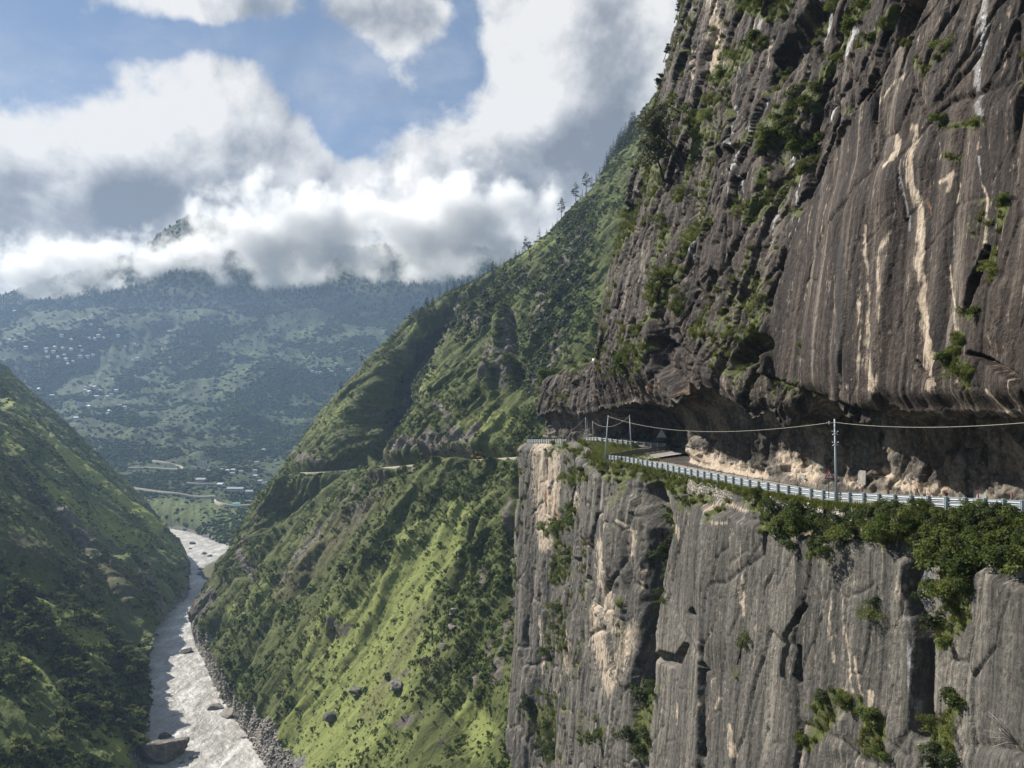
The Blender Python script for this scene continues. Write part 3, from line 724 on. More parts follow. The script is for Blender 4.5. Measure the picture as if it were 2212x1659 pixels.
# ---- right slope: a plane that rises from the river, with ribs and a gully behind the near rib
def D_right(u, v, k=1.0):
    a = (u * K - 512) / F; b = (HZ - v * K) / F
    return (160 + 95 * k) / (k * (a + .57) - b)
def rc(pts, n=12):
    """pts (u, v, dD)"""
    q = col_resample(pts, n)
    D = D_right(q[:, 0], q[:, 1]) + q[:, 2]
    return atn(q[:, 0], q[:, 1], D)
def rck(pts, back=(70, 14, 110), n=12):
    q = rc(pts, n); u_, v_, d_ = pts[-1]
    D1_ = q[-1][1] + back[2]
    return np.vstack([q, [at(u_ + back[0] * .4, v_ + back[1] * .2, q[-1][1] + back[2] * .35)], [at(u_ + back[0], v_ + back[1], D1_)]])
Rcols = [
    rck([(1050,2300,-20),(1250,1900,-10),(1400,1500,0),(1500,1000,0),(1640,500,0),(1800,100,0)]),
    rck([(760,1900,0),(900,1750,0),(1100,1450,0),(1230,1100,0),(1330,700,0),(1490,280,0),(1600,0,0)]),
    rck([(590,1665,0),(720,1540,0),(950,1260,-6),(1120,1010,-6),(1220,740,0),(1340,430,0),(1400,240,10)]),
    rck([(545,1610,0),(640,1480,-4),(850,1200,-10),(1020,1010,-14),(1130,760,-10),(1240,560,-6),(1312,376,0)]),
    rck([(480,1530,0),(560,1420,-6),(740,1180,-14),(920,1015,-24),(1010,830,-28),(1090,690,-30),(1222,482,0)]),
    rck([(432,1460,2),(500,1370,-6),(680,1140,-10),(850,1020,-24),(900,920,-30),(1000,745,-30),(1155,546,0)]),
    rck([(430,1420,6),(480,1330,0),(620,1140,10),(812,1023,40),(893,921,120),(985,760,150),(1108,572,20)]),
    rck([(432,1380,6),(480,1290,-4),(590,1130,-6),(745,1026,10),(845,905,80),(935,770,100),(1050,604,10)]),
    rck([(437,1345,4),(490,1250,-14),(570,1120,-22),(680,1025,-24),(775,880,-24),(880,745,-10),(985,634,0)]),
    rck([(440,1332,0),(512,1218,-4),(597,1068,-8),(652,998,-8),(738,888,-8),(842,775,-4),(912,678,0)]),
    rck([(462,1330,30),(530,1222,40),(612,1080,60),(672,1010,70),(760,905,80),(862,795,90),(930,696,100)]),
    rck([(560,1320,120),(620,1230,160),(700,1090,200),(760,1010,220),(840,905,240),(930,795,260),(1000,700,260)]),
]
def patch(name, cols, nu_, nv_):
    return net(cols, nu_, nv_)
GR = patch('r', Rcols, 520, 640)
def out_normal(P, ref):
    n = grid_normals(P)
    s_ = np.sign((n * np.array(ref)).sum(-1, keepdims=True)); s_[s_ == 0] = 1
    return n * s_
NR = out_normal(GR, (-.6, -.35, .7))
X, Y, Z = GR[..., 0], GR[..., 1], GR[..., 2]
u, v = topx(GR)
# fall-line coordinates: along the bank (t) and up the slope (h)
tt = (X * .49 + Y * -.87); hh = Z
wv_ = 18 * fbm(X * .012, Y * .012, Z * .012, 3, 201)
dR = 10 * ridged((tt + wv_) / 75, Z / 320, 0 * Z, 3, 203) + 6.5 * ridged((tt + wv_ * .7) / 26, Z / 120, 0 * Z, 4, 207) + 2.2 * ridged((tt + .4 * wv_) / 9, Z / 44, 0 * Z, 3, 211)
dR += 2.2 * fbm(X / 16, Y / 16, Z / 16, 5, 213, .55)
rockm = strokes(u + 10 * fbm(X/20, Y/20, Z/20, 3, 215), v + 10 * fbm(X/20, Y/20, Z/20, 3, 216), [
    (1, [(1120,700,18),(1110,860,24)]), (1, [(1040,700,30),(1050,720,20)]), (.8, [(1085,780,30),(1075,860,24)]), (.7, [(1210,640,30),(1180,760,30)]), (.9, [(870,985,20),(960,985,40),(1060,960,30)]),
    (.8, [(745,960,10),(752,1000,14)]), (.8, [(800,1080,20),(680,1230,40)]), (.7, [(560,1250,20),(545,1190,20)]), (.7, [(660,1000,14),(700,1012,14)]), (.7, [(1180,860,30),(1200,800,20)]), (.6, [(1000,930,30),(960,900,20)]),
    (.8, [(1050,1190,14),(1010,1290,16)]), (.7, [(1080,1330,14),(1085,1250,10)]), (.6, [(860,1490,16),(960,1440,12)]), (.7, [(890,1590,20),(940,1560,14)]), (.6, [(980,1640,10),(1050,1540,8)]), (.8, [(1090,1410,10),(1060,1510,10)]), (.6, [(800,1250,12),(720,1330,12)]), (.6, [(880,1170,10),(800,1230,8)]),
    (.7, [(1270,520,40),(1250,640,40)]), (.6, [(1235,760,40),(1215,870,30)]), (.6, [(1130,640,24),(1160,600,20)]), (.8, [(480,1300,30),(450,1340,26)]), (.6, [(1180,1200,20),(1150,1320,24)]), (.7, [(1125,1100,10),(1140,1300,16),(1110,1500,20)]), (.5, [(985,1010,10),(880,1040,10),(800,1130,20)])], .9)
lawn = LAWN = strokes(u, v, [(1, [(1000,1180,60),(860,1400,190),(720,1640,200)]), (1, [(1060,1600,110)])], 1.0)
dR *= 1 - .62 * lawn
hR, eR = facets((tt + wv_) / 13, Z / 26, 221, .5); hR2, eR2 = facets((tt + wv_) / 4.5, Z / 10, 223, .5)
dR += (rockm + .25) * (3.0 * hR + 1.4 * hR2)
dR += strokes(u, v, [(-1, [(1020,1180,26),(990,1290,30)]), ], .8) * 0
for s_, pts in [(-9, [(1060,1160,14),(1005,1290,24)]), (-7, [(1090,1180,12),(1050,1260,16)]), (-10, [(900,880,40),(830,1000,26)]), (-6, [(920,1035,22),(830,1060,20)]), (-5, [(1150,1050,20),(1130,1300,20)]), (5, [(1010,1000,24),(760,1350,60)]), (-6, [(690,1080,20),(560,1260,26)]), (6, [(640,1060,16),(520,1260,30)]), (-8, [(1120,700,10),(1150,860,26)]), (6, [(1100,690,16),(1085,880,20)]), (7, [(1030,690,24),(1050,720,24)]),(-5,[(640,1280,30),(450,1400,20)])]:
    dR += s_ * strokes(u, v, [(1, pts)], .9)
fade = (sst(RZ - 4, RZ + 12, Z) * .88 + .12) * np.interp(np.linspace(0, 1, GR.shape[1]), [0, .74, .85, 1], [1, 1, .3, .3])[None]
# the far road bench
road_uv = [(1300,982),(1132,1000),(1060,1005),(985,1010),(920,1014),(860,1019),(800,1022),(760,1025),(700,1028),(645,1029)]
ru = np.array(sorted(road_uv)); 
near_rd = np.exp(-((v - np.interp(u, ru[:, 0], ru[:, 1])) / 9.0) ** 2) * ((u > 640) & (u < 1320))
fade = fade * (1 - .85 * near_rd)
GR2 = GR + NR * (dR * fade)[..., None]
ab = (v - np.interp(u, ru[:, 0], ru[:, 1]))
cut = np.exp(-((ab + 16) / 14.0) ** 2) * ((u > 640) & (u < 1180)) * (ab < 4)
rockm = np.maximum(rockm, cut * (.15 + .7 * fbm(X/25, Y/25, Z/25, 2, 230)))
NR2 = out_normal(GR2, (-.6, -.35, .7))
grass = strokes(u + 14 * fbm(X/22, Y/22, Z/22, 3, 231), v + 14 * fbm(X/22, Y/22, Z/22, 3, 233), [
    (1, [(1010,1130,60),(930,1250,90),(800,1420,170),(690,1640,170)]), (1, [(1100,1650,90),(1040,1560,60)]), (.8, [(1010,1120,30),(900,1180,40)]), (.9, [(900,1400,120),(820,1600,150)]), (.7, [(1020,960,40),(1120,940,40)]), (.7, [(900,900,30),(960,840,40)]), (.6, [(760,900,30),(700,970,20)]), (.8, [(600,1280,30),(520,1340,20)]), (.7, [(760,1160,14),(640,1290,14)]), (.8, [(860,990,10),(900,985,6)]), (.6, [(880,720,30),(940,720,30)]), (.7, [(1090,600,30),(1060,640,24)]), (.6, [(1150,560,20),(1200,520,20)])], .9)
dry = strokes(u, v, [(.8, [(860,1080,30),(640,1290,70)]), (.6, [(930,1330,60),(820,1560,60)]), (.5, [(1150,1100,30),(1170,1300,30)])], .9)
steep = sst(.55, .28, NR2[..., 2])
rockm = np.clip(np.maximum(rockm * (.5 + .9 * fbm(X/9, Y/9, Z/9, 3, 241) + .4), .55 * steep * sst(-.15, .35, fbm(X/30, Y/30, Z/30, 3, 243))), 0, 1)
gravel = sst(RZ + 13, RZ + 3, Z + 6 * fbm(X/25, Y/25, 0*Z, 3, 245)) * (v > 1300)
FX = np.stack([tt + wv_, Z, 0 * Z], -1)

def ground_mat(name, g_dark, g_mid, g_lit, rock=(.12,.105,.09), bumpd=1.2):
    k = N(name); pos = k.pos(); fx = k.attr('fall', 'Vector')
    n1 = k.noise(pos, .035, 6, .62); n2 = k.noise(pos, .22, 6, .65); n3 = k.noise(pos, .9, 4, .7)
    f1 = k.noise(k.scale(fx, (.12, .016, 1)), 1, 6, .65, .2); f2 = k.noise(k.scale(fx, (.75, .07, 1)), 1, 5, .65, .2)
    t = k.m('ADD', k.m('MULTIPLY', f1, .40), k.m('ADD', k.m('MULTIPLY', n1, .22), k.m('ADD', k.m('MULTIPLY', n2, .28), k.m('MULTIPLY', f2, .34))))
    t = k.m('SUBTRACT', t, .08)
    base = k.ramp(t, [(.38, g_dark), (.54, g_mid), (.72, tuple(.6*a+.4*b for a, b in zip(g_mid, g_lit)))])
    gr = k.ramp(t, [(.36, g_mid), (.52, g_lit), (.70, tuple(min(1, x * 1.25) for x in g_lit))])
    gm = k.mapr(k.m('ADD', k.attr('grass'), k.m('MULTIPLY', k.m('SUBTRACT', k.m('ADD', k.m('MULTIPLY', n2, .5), k.m('MULTIPLY', f1, .5)), .5), 2.6)), .1, 1.0)
    c = k.mix(gm, base, gr)
    c = k.mix(k.m('MULTIPLY', k.mapr(k.m('ADD', k.attr('dry'), k.m('MULTIPLY', k.m('SUBTRACT', n3, .5), 1.2)), .3, .8), .75), c, (.085, .075, .042))
    rk = k.ramp(k.m('ADD', k.m('MULTIPLY', n2, .5), k.m('MULTIPLY', f1, .5)), [(.35, tuple(x * .3 for x in rock)), (.5, rock), (.68, tuple(x * 1.9 for x in rock))])
    c = k.mix(k.mapr(k.m('ADD', k.attr('rock'), k.m('MULTIPLY', k.m('SUBTRACT', n3, .5), .9)), .35, .6), c, rk)
    gv = k.ramp(k.vor(k.scale(pos, (.9, .9, .9)), 1, 'F1', 'Color'), [(0, (.05, .048, .045)), (.5, (.13, .122, .112)), (1, (.24, .225, .205))])
    c = k.mix(k.mapr(k.m('ADD', k.attr('gravel'), k.m('MULTIPLY', k.m('SUBTRACT', n3, .5), .6)), .35, .65), c, gv)
    h = k.m('ADD', k.m('ADD', k.m('MULTIPLY', n3, .45), k.m('MULTIPLY', f2, .5)), k.m('ADD', n2, k.m('MULTIPLY', k.vor(pos, .35), .25)))
    return k.out(k.bsdf(c, .9, .12, k.bump(h, .8, bumpd)))
M_SLOPE = ground_mat('grassy_slope', (.026,.034,.013), (.070,.082,.026), (.150,.172,.053))
me = mesh_np('right_slope', GR2.reshape(-1, 3), grid_faces(*GR2.shape[:2]), M_SLOPE, True, dict(grass=grass, dry=dry, rock=rockm, gravel=gravel), dict(fall=FX.reshape(-1, 3)))
link('hillside', me, label='steep green mountain slope with grassy ribs dropping from the cliff road to the river', cat='hillside', kind='structure')
RS = dict(P=GR2, N=NR2, u=u, v=v, grass=grass, rock=rockm, steep=steep, gravel=gravel, dry=dry)

# ---- left slope
def D_left(u, v, k=.95):
    a = (u * K - 512) / F; b = (HZ - v * K) / F
    return (-160 - 39 * k) / (b + k * (.36 + a))
def lc(pts, n=10):
    q = col_resample(pts, n)
    D = D_left(q[:, 0], q[:, 1], .86 - .14 * sst(1180, 1480, q[:, 1])) + q[:, 2]
    return atn(q[:, 0], q[:, 1], D)
Lcols = [
    lc([(250,2400,0),(0,2150,0),(-300,1800,0),(-700,1300,0),(-1100,900,0)]),
    lc([(320,1900,0),(150,1750,0),(-100,1480,0),(-450,1100,0),(-800,750,0)]),
    lc([(318,1690,0),(200,1560,0),(0,1340,0),(-250,1060,0),(-520,740,0)]),
    lc([(303,1580,0),(220,1460,-8),(60,1250,-14),(-120,1040,-14),(-380,720,0)]),
    lc([(305,1480,0),(240,1400,0),(100,1210,0),(-60,1010,-10),(-280,740,0)]),
    lc([(318,1400,4),(270,1340,14),(160,1190,20),(0,1000,0),(-200,760,0)]),
    lc([(335,1352,0),(290,1300,-20),(200,1170,-20),(60,1000,-30),(-130,780,0)]),
    lc([(372,1310,10),(330,1260,0),(240,1140,0),(120,1000,0),(-70,790,0)]),
    lc([(402,1290,0),(376,1240,-30),(290,1120,-30),(170,980,-20),(-40,785,0)]),
    lc([(396,1252,0),(388,1205,-20),(300,1092,-10),(172,962,0),(0,795,0)]),
    lc([(388,1240,60),(376,1200,80),(285,1085,90),(160,962,110),(-20,800,130)]),
    lc([(352,1158,250),(340,1150,260),(240,1080,260),(110,965,280),(-90,810,300)]),
]
GL = net(Lcols, 420, 460)
NLn = out_normal(GL, (.6, -.25, .7))
X, Y, Z = GL[..., 0], GL[..., 1], GL[..., 2]
u, v = topx(GL)
tt = (X * .34 + Y * .94)
wl = 16 * fbm(X * .012, Y * .012, Z * .012, 3, 301)
ttl = tt + wl + .25 * Z
dL = 6 * ridged(ttl / 80, Z / 300, 0*Z, 3, 303) + 4 * ridged(ttl / 28, Z / 120, 0*Z, 4, 307) + 1.6 * ridged(ttl / 9, Z / 40, 0*Z, 3, 311) + 2 * fbm(X/15, Y/15, Z/15, 5, 313, .55)
rkl = strokes(u, v, [(1, [(385,1230,20),(392,1290,20)]), (.8, [(300,1250,30),(340,1330,30)]), (.7, [(60,1050,40),(230,1210,40)]), (.6, [(120,960,20),(60,960,20)]), (.8, [(310,1420,16),(305,1600,18)]), (.6, [(200,1200,20),(300,1290,20)])], .9)
hL, eL = facets(ttl / 14, Z / 22, 321, .5); hL2, eL2 = facets(ttl / 5, Z / 8, 323, .5)
dL += (rkl + .2) * (3.2 * hL + 1.5 * hL2)
for s_, pts in [(8, [(0,880,14),(110,985,16),(330,1160,14)]), (6, [(0,900,16),(160,1080,18),(300,1190,14)]), (-8, [(60,1010,30),(250,1190,30)]), (-7, [(0,1230,40),(290,1390,40)]), (1.5, [(0,1440,30),(240,1640,24)]), (5, [(150,1300,30),(200,1360,30)])]:
    dL += s_ * strokes(u, v, [(1, pts)], .95)
fl_ = sst(RZ - 4, RZ + 10, Z) * .88 + .12
GL2 = GL + NLn * (dL * fl_)[..., None]
NL2 = out_normal(GL2, (.6, -.25, .7))
grass = strokes(u + 10 * fbm(X/22, Y/22, Z/22, 3, 331), v, [(1, [(0,890,16),(110,990,20),(330,1165,16)]), (.8, [(0,960,20),(160,1100,20),(300,1200,16)]), (.8, [(60,1300,40),(190,1420,40)]), (.8, [(0,1420,30),(260,1640,60)]), (.7, [(220,1560,40),(260,1650,40)]), (.6, [(380,1210,10),(330,1160,14)])], .95)
dry = strokes(u, v, [(.9, [(20,1040,60),(260,1290,60)]), (.7, [(0,1180,50),(180,1280,50)])], .9)
stl = sst(.5, .25, NL2[..., 2])
rkl = np.clip(np.maximum(rkl * (.7 + .9 * fbm(X/9, Y/9, Z/9, 3, 341)), .5 * stl), 0, 1)
gravel = sst(RZ + 7, RZ + 2, Z + 4 * fbm(X/18, Y/18, 0*Z, 3, 345))
M_SLOPE2 = ground_mat('shaded_slope', (.042,.055,.020), (.10,.122,.038), (.24,.265,.07), (.16,.14,.12))
me = mesh_np('left_slope', GL2.reshape(-1, 3), grid_faces(*GL2.shape[:2], True), M_SLOPE2, True, dict(grass=grass, dry=dry, rock=rkl, gravel=gravel), dict(fall=np.stack([ttl, Z, 0*Z], -1).reshape(-1, 3)))
link('hillside', me, label='shaded dark green slope on the far bank of the river with tree clumps', cat='hillside', kind='structure')
LS = dict(P=GL2, N=NL2, u=u, v=v, grass=grass, rock=rkl)

# ---- the hillside across the river, with terraces and villages
def hz_(us, v, D):
    return atn(us, v, D)
us = np.array([-900, -600, -300, 0, 150, 300, 400, 480, 560, 640, 760, 900, 1100, 1300], float)
b_v = np.interp(us, [-900, 0, 200, 345, 400, 470, 520, 620, 800, 1300], [1120, 1136, 1145, 1150, 1160, 1184, 1214, 1236, 1240, 1240])
rows = []
D0 = 166 * F / (b_v * K - HZ)
rows.append(atn(us, b_v, D0))
v1 = np.interp(us, [-900, 0, 250, 380, 450, 480, 560, 700, 1300], [1080, 1100, 1100, 1105, 1120, 1150, 1160, 1150, 1150])
D1 = np.maximum(D0 + np.interp(us, [0, 345, 480, 600, 800], [60, 50, 60, 90, 120]), 0); rows.append(atn(us, v1, D1))
v2 = np.interp(us, [-900, 0, 300, 450, 560, 700, 1300], [1040, 1055, 1066, 1090, 1098, 1085, 1080]); D2 = np.interp(us, [-900, 300, 560, 1300], [1330, 1285, 1240, 1200]); rows.append(atn(us, v2, D2))
v3 = np.interp(us, [-900, 300, 560, 1300], [1020, 1040, 1066, 1050]); D3 = np.interp(us, [-900, 300, 560, 1300], [1420, 1390, 1330, 1330]); rows.append(atn(us, v3, D3))
for vv, DD, wob in [(1000, 1590, 10), (950, 1820, 14), (900, 2050, 16), (850, 2260, 16), (800, 2450, 16), (750, 2620, 14), (705, 2780, 10), (672, 2900, 6)]:
    rows.append(atn(us, vv + wob * np.sin(us / 130.0 + vv * .03), DD + 0 * us))
rows.append(atn(us, 690 + 0 * us, 2975 + 0 * us))
HB = net(np.swapaxes(np.array(rows), 0, 1), 520, 420)
X, Y, Z = HB[..., 0], HB[..., 1], HB[..., 2]
NH = out_normal(HB, (.1, -.4, .9))
lowk = sst(RZ - 8, RZ + 30, Z)
dH = (30 * fbm(X/330, Y/330, 0*Z, 4, 401) + 22 * ridged(X/160 + Y/900, Y/420, 0*Z, 3, 403) + 3 * fbm(X/40, Y/40, 0*Z, 3, 405)) * sst(1150, 1700, Y) * sst(2980, 2850, Y)
u, v = topx(HB)
bank = sst(1330, 1180, Y) * lowk
dH = dH + bank * (10 * ridged((X + .5 * Y) / 40, Y/300, 0*Z, 3, 411) + 2 * fbm(X/12, Y/12, Z/12, 3, 413))
HB2 = HB + np.stack([0*dH, 0*dH, dH], -1)
NH2 = out_normal(HB2, (.1, -.4, .9))
hgrass = np.clip(bank * 1.1 + .7 * sst(.1, .6, fbm(X/120, Y/120, 0*Z, 4, 421)), 0, 1)
hrock = .35 * bank * sst(0, .4, fbm(X/14, Y/14, Z/14, 3, 423))
M_HILL = ground_mat('far_hillside', (.018,.028,.012), (.040,.058,.020), (.085,.108,.034), (.11,.10,.09), 2.5)
hgravel = sst(RZ + 6, RZ + 1, Z + 3 * fbm(X/18, Y/18, 0*Z, 3, 345))
me = mesh_np('hillside', HB2.reshape(-1, 3), grid_faces(*HB2.shape[:2], True), M_HILL, True, dict(grass=hgrass, dry=0*hrock, rock=hrock, gravel=hgravel), dict(fall=np.stack([X + .4*Y, Z, 0*Z], -1).reshape(-1, 3)))
link('hillside', me, label='broad hazy wooded mountainside with scattered villages beyond the river', cat='hillside', kind='structure')
HS = dict(P=HB2, N=NH2, u=u, v=v, grass=hgrass, bank=bank)

# ---- the upper mountain behind it, whose head is in the clouds
us = np.array([-700, -400, -200, 0, 100, 200, 300, 410, 500, 620, 740, 860, 980, 1120, 1300], float)
sk = np.interp(us, [-700, -200, 0, 100, 190, 300, 410, 500, 620, 800, 930, 1040, 1300], [720, 672, 640, 606, 585, 540, 468, 490, 520, 540, 520, 540, 560])
rows = [atn(us, 700 + 0*us, 3012 + 0*us)]
for f_, DD in [(.0, 3030), (.25, 3230), (.5, 3430), (.75, 3640), (.92, 3800), (1.0, 3880)]:
    vv = 676 + (sk - 676) * f_ if f_ else 684 + 0*us
    rows.append(atn(us, np.minimum(vv, 700), DD + 0*us))
rows.append(atn(us, sk + 30, 4000 + 0*us))
MT = net(np.swapaxes(np.array(rows), 0, 1), 300, 160)
X, Y, Z = MT[..., 0], MT[..., 1], MT[..., 2]
dM = (14 * ridged(X/170, Y/500, 0*Z, 4, 431) + 5 * fbm(X/40, Y/40, 0*Z, 3, 433)) * sst(3040, 3200, Y) * sst(3990, 3850, Y) * .8
MT2 = MT + np.stack([0*dM, 0*dM, dM - 6], -1)
zz = np.zeros(dM.shape)
me = mesh_np('mountain', MT2.reshape(-1, 3), grid_faces(*MT2.shape[:2], True), M_HILL, True, dict(grass=zz + .1, dry=zz, rock=zz, gravel=zz), dict(fall=np.stack([X, Z, zz], -1).reshape(-1, 3)))
link('mountain', me, label='dark forested mountain top showing through the clouds', cat='mountain', kind='structure')
MS = dict(P=MT2)

# ---- ground that carries on under everything, out to the horizon
g = MB(); g.add([(-9000,-600,-205),(9000,-600,-205),(9000,2990,-205),(-9000,2990,-205)], [(0,1,2,3)])
link('ground', g.mesh('ground', M_HILL), kind='structure')

# ---- the river
bl = np.array([(330,1900),(312,1690),(302,1580),(305,1480),(318,1400),(335,1350),(372,1308),(400,1290),(396,1252),(384,1215),(352,1160),(330,1148),(200,1140)], float)
ys = np.linspace(262, 1240, 860)
DLb = RZ * F / (HZ - bl[:, 1] * K); XLb = (bl[:, 0] * K - 512) / F * DLb
o_ = np.argsort(DLb); xl = np.interp(ys, DLb[o_], XLb[o_]) - 45
br_ = np.array([(800,1900),(592,1665),(545,1610),(480,1530),(432,1460),(428,1400),(440,1335),(470,1290),(520,1222),(560,1200)], float)
DRb = RZ * F / (HZ - br_[:, 1] * K); XRb = (br_[:, 0] * K - 512) / F * DRb
o_ = np.argsort(DRb); xr = np.interp(ys, DRb[o_], XRb[o_]) + 70
tq = np.linspace(0, 1, 260)
RX = xl[:, None] * (1 - tq) + xr[:, None] * tq; RY = np.broadcast_to(ys[:, None], RX.shape)
flow = RX * .8 + RY * .45; acr = RX * .6 - RY * .3
wav = .75 * ridged(flow / 9, acr / 6, 0*RX, 3, 501) + .5 * fbm(flow / 22, acr / 14, 0*RX + 2, 3, 503) + .25 * ridged(RX / 2.6, RY / 3.4, 0*RX, 2, 507)
foam = sst(.15, .55, fbm(flow / 16, acr / 9, 0*RX, 4, 511) + .35 * ridged(flow / 7, acr / 4, 0*RX, 2, 513) - .05)
k = N('river_water'); pos = k.pos()
n1 = k.noise(k.scale(pos, (.16, .10, .1)), 1, 6, .68, .6); n2 = k.noise(k.scale(pos, (.7, .45, .5)), 1, 5, .65, .4)
n0 = k.noise(k.scale(pos, (.03, .018, .05)), 1, 3, .5)
c = k.ramp(k.m('ADD', k.m('MULTIPLY', n0, .5), k.m('MULTIPLY', n1, .5)), [(.38, (.20, .188, .165)), (.5, (.28, .265, .238)), (.62, (.36, .342, .31))])
n3 = k.noise(k.scale(pos, (.33, .2, .3)), 1, 7, .72, 1.2)
fo = k.mapr(k.m('ADD', k.m('MULTIPLY', k.attr('foam'), .16), k.m('ADD', k.m('MULTIPLY', n3, .75), k.m('MULTIPLY', n2, .35))), .50, .80)
c = k.mix(k.m('MULTIPLY', fo, .75), c, (.58, .562, .53))
h = k.m('ADD', n1, k.m('MULTIPLY', n2, .55))
M_WATER = k.out(k.bsdf(c, .42, .4, k.bump(h, .8, 1.4)))
me = mesh_np('river', np.stack([RX, RY, RZ + wav], -1).reshape(-1, 3), grid_faces(*RX.shape, True), M_WATER, True, dict(foam=foam))
link('river', me, label='wide muddy grey river with white rapids', cat='river', kind='structure')

# ---- the low gravel flat at the inside of the far bend
gq = np.stack(np.meshgrid(np.linspace(418, 545, 90), np.linspace(1198, 1300, 70), indexing='ij'), -1)
fsd = polysdf(gq[..., 0], gq[..., 1], [(424,1242),(440,1222),(470,1206),(505,1211),(545,1222),(520,1262),(484,1296),(464,1280),(450,1262)])
DF = 160 * F / (gq[..., 1] * K - HZ)
FP = atn(gq[..., 0], gq[..., 1], DF)
FP[..., 2] = RZ + np.clip(fsd * .22, -2.0, 3.0) + .5 * fbm(FP[..., 0] / 9, FP[..., 1] / 9, 0 * DF, 4, 521)
me = mesh_np('gravel_flat', FP.reshape(-1, 3), grid_faces(*gq.shape[:2]), M_SLOPE, True, dict(grass=0*DF + .15, dry=0*DF + .8, rock=0*DF, gravel=sst(9, 2, fsd + 3 * fbm(FP[..., 0] / 12, FP[..., 1] / 12, 0*DF, 3, 523))), dict(fall=FP.reshape(-1, 3)))
link('river_flat', me, kind='structure', label='low grey green gravel flat at the inside of the far river bend', cat='beach')
# ================================================================== PLANTS
def leaf_mat(name, dark, mid, lit, trans=.35, spec=.2):
    k = N(name)
    oi = k.node('ObjectInfo').outputs['Random']
    t = k.m('ADD', k.m('MULTIPLY', k.attr('tint'), .75), k.m('MULTIPLY', k.m('SUBTRACT', oi, .5), .45))
    c = k.ramp(t, [(.05, dark), (.45, mid), (.95, lit)])
    b = k.bsdf(c, .68, spec)
    tr = k.node('BsdfTranslucent', {'Color': k.mix(.35, c, (.16, .20, .03))}).outputs[0]
    ms = k.node('MixShader', {0: trans, 1: b, 2: tr})
    return k.out(ms.outputs[0])
M_LEAF = leaf_mat('leaf_green', (.030,.046,.014), (.080,.108,.030), (.18,.20,.056), .42, .12)
M_LEAFY = leaf_mat('leaf_yellow_green', (.050,.062,.016), (.12,.14,.030), (.22,.225,.055))
M_LEAFD = leaf_mat('leaf_dark', (.014,.024,.010), (.036,.054,.020), (.075,.095,.034))
M_OLIVE = leaf_mat('leaf_olive', (.030,.032,.020), (.062,.066,.040), (.10,.10,.058), .2)
M_PINE = leaf_mat('pine_needles', (.008,.014,.008), (.020,.032,.015), (.046,.060,.024), .15, .03)
M_FAR = leaf_mat('far_foliage', (.020,.031,.012), (.033,.049,.017), (.050,.068,.022), .05, .0)
M_SHRUB = leaf_mat('slope_shrub', (.022,.033,.011), (.054,.075,.020), (.110,.136,.034), .32, .05)
M_GRASS = leaf_mat('cliff_grass_blade', (.045,.05,.014), (.10,.105,.026), (.19,.18,.055), .35)
M_BARK = plain('bark', (.05,.042,.034), .9, .1)
M_SNAG = plain('dead_wood', (.30,.28,.25), .9, .1)

def quads(C, Nrm, size, asp, r, roll=None):
    """leaf quads with centres C, normals Nrm"""
    n = len(C)
    Nrm = Nrm / (np.linalg.norm(Nrm, axis=1, keepdims=True) + 1e-9)
    a = r.normal(size=(n, 3)); 
    if roll is not None: a = roll + .35 * a
    T = a - (a * Nrm).sum(1, keepdims=True) * Nrm; T /= np.linalg.norm(T, axis=1, keepdims=True) + 1e-9
    B = np.cross(Nrm, T)
    s = (size if np.ndim(size) else np.full(n, size))[:, None] * r.uniform(.65, 1.35, (n, 1))
    V = np.stack([C + T * s, C + B * s * asp, C - T * s, C - B * s * asp], 1).reshape(-1, 3)
    return V
def qf(n): return np.arange(n * 4).reshape(-1, 4)

def foliage_mesh(name, mat, blobs, n, leaf, seed, asp=.55, up=.35, spread=.7):
    """blobs: list of (centre, radii); leaves sit near the skin of the blobs"""
    r = np.random.default_rng(seed)
    vol = np.array([(b[1][0] * b[1][1] * b[1][2]) ** .67 for b in blobs]); w_ = vol / vol.sum()
    Vs, Ts = [], []
    for (c, rad), f_ in zip(blobs, w_):
        m_ = max(4, int(n * f_))
        d = r.normal(size=(m_, 3)); d /= np.linalg.norm(d, axis=1, keepdims=True)
        d[:, 2] = np.where(d[:, 2] < -.35, -d[:, 2], d[:, 2])
        rr = r.uniform(.55, 1.06, (m_, 1)) ** .6
        lump = 1 + .25 * np.sin(d[:, :1] * 5 + seed) * np.cos(d[:, 1:2] * 6 + 2 * d[:, 2:] * 4)
        Cc = np.array(c) + d * rr * lump * np.array(rad)
        nn = d + r.normal(size=(m_, 3)) * spread + np.array([0, 0, up])
        Vs.append(quads(Cc, nn, leaf, asp, r))
        t = np.clip(.42 + .22 * r.normal() + .2 * r.normal(size=m_) , 0, 1)
        Ts.append(np.repeat(t, 4))
    V = np.vstack(Vs); T = np.concatenate(Ts)
    return mesh_np(name, V, qf(len(V) // 4), mat, False, dict(tint=T))

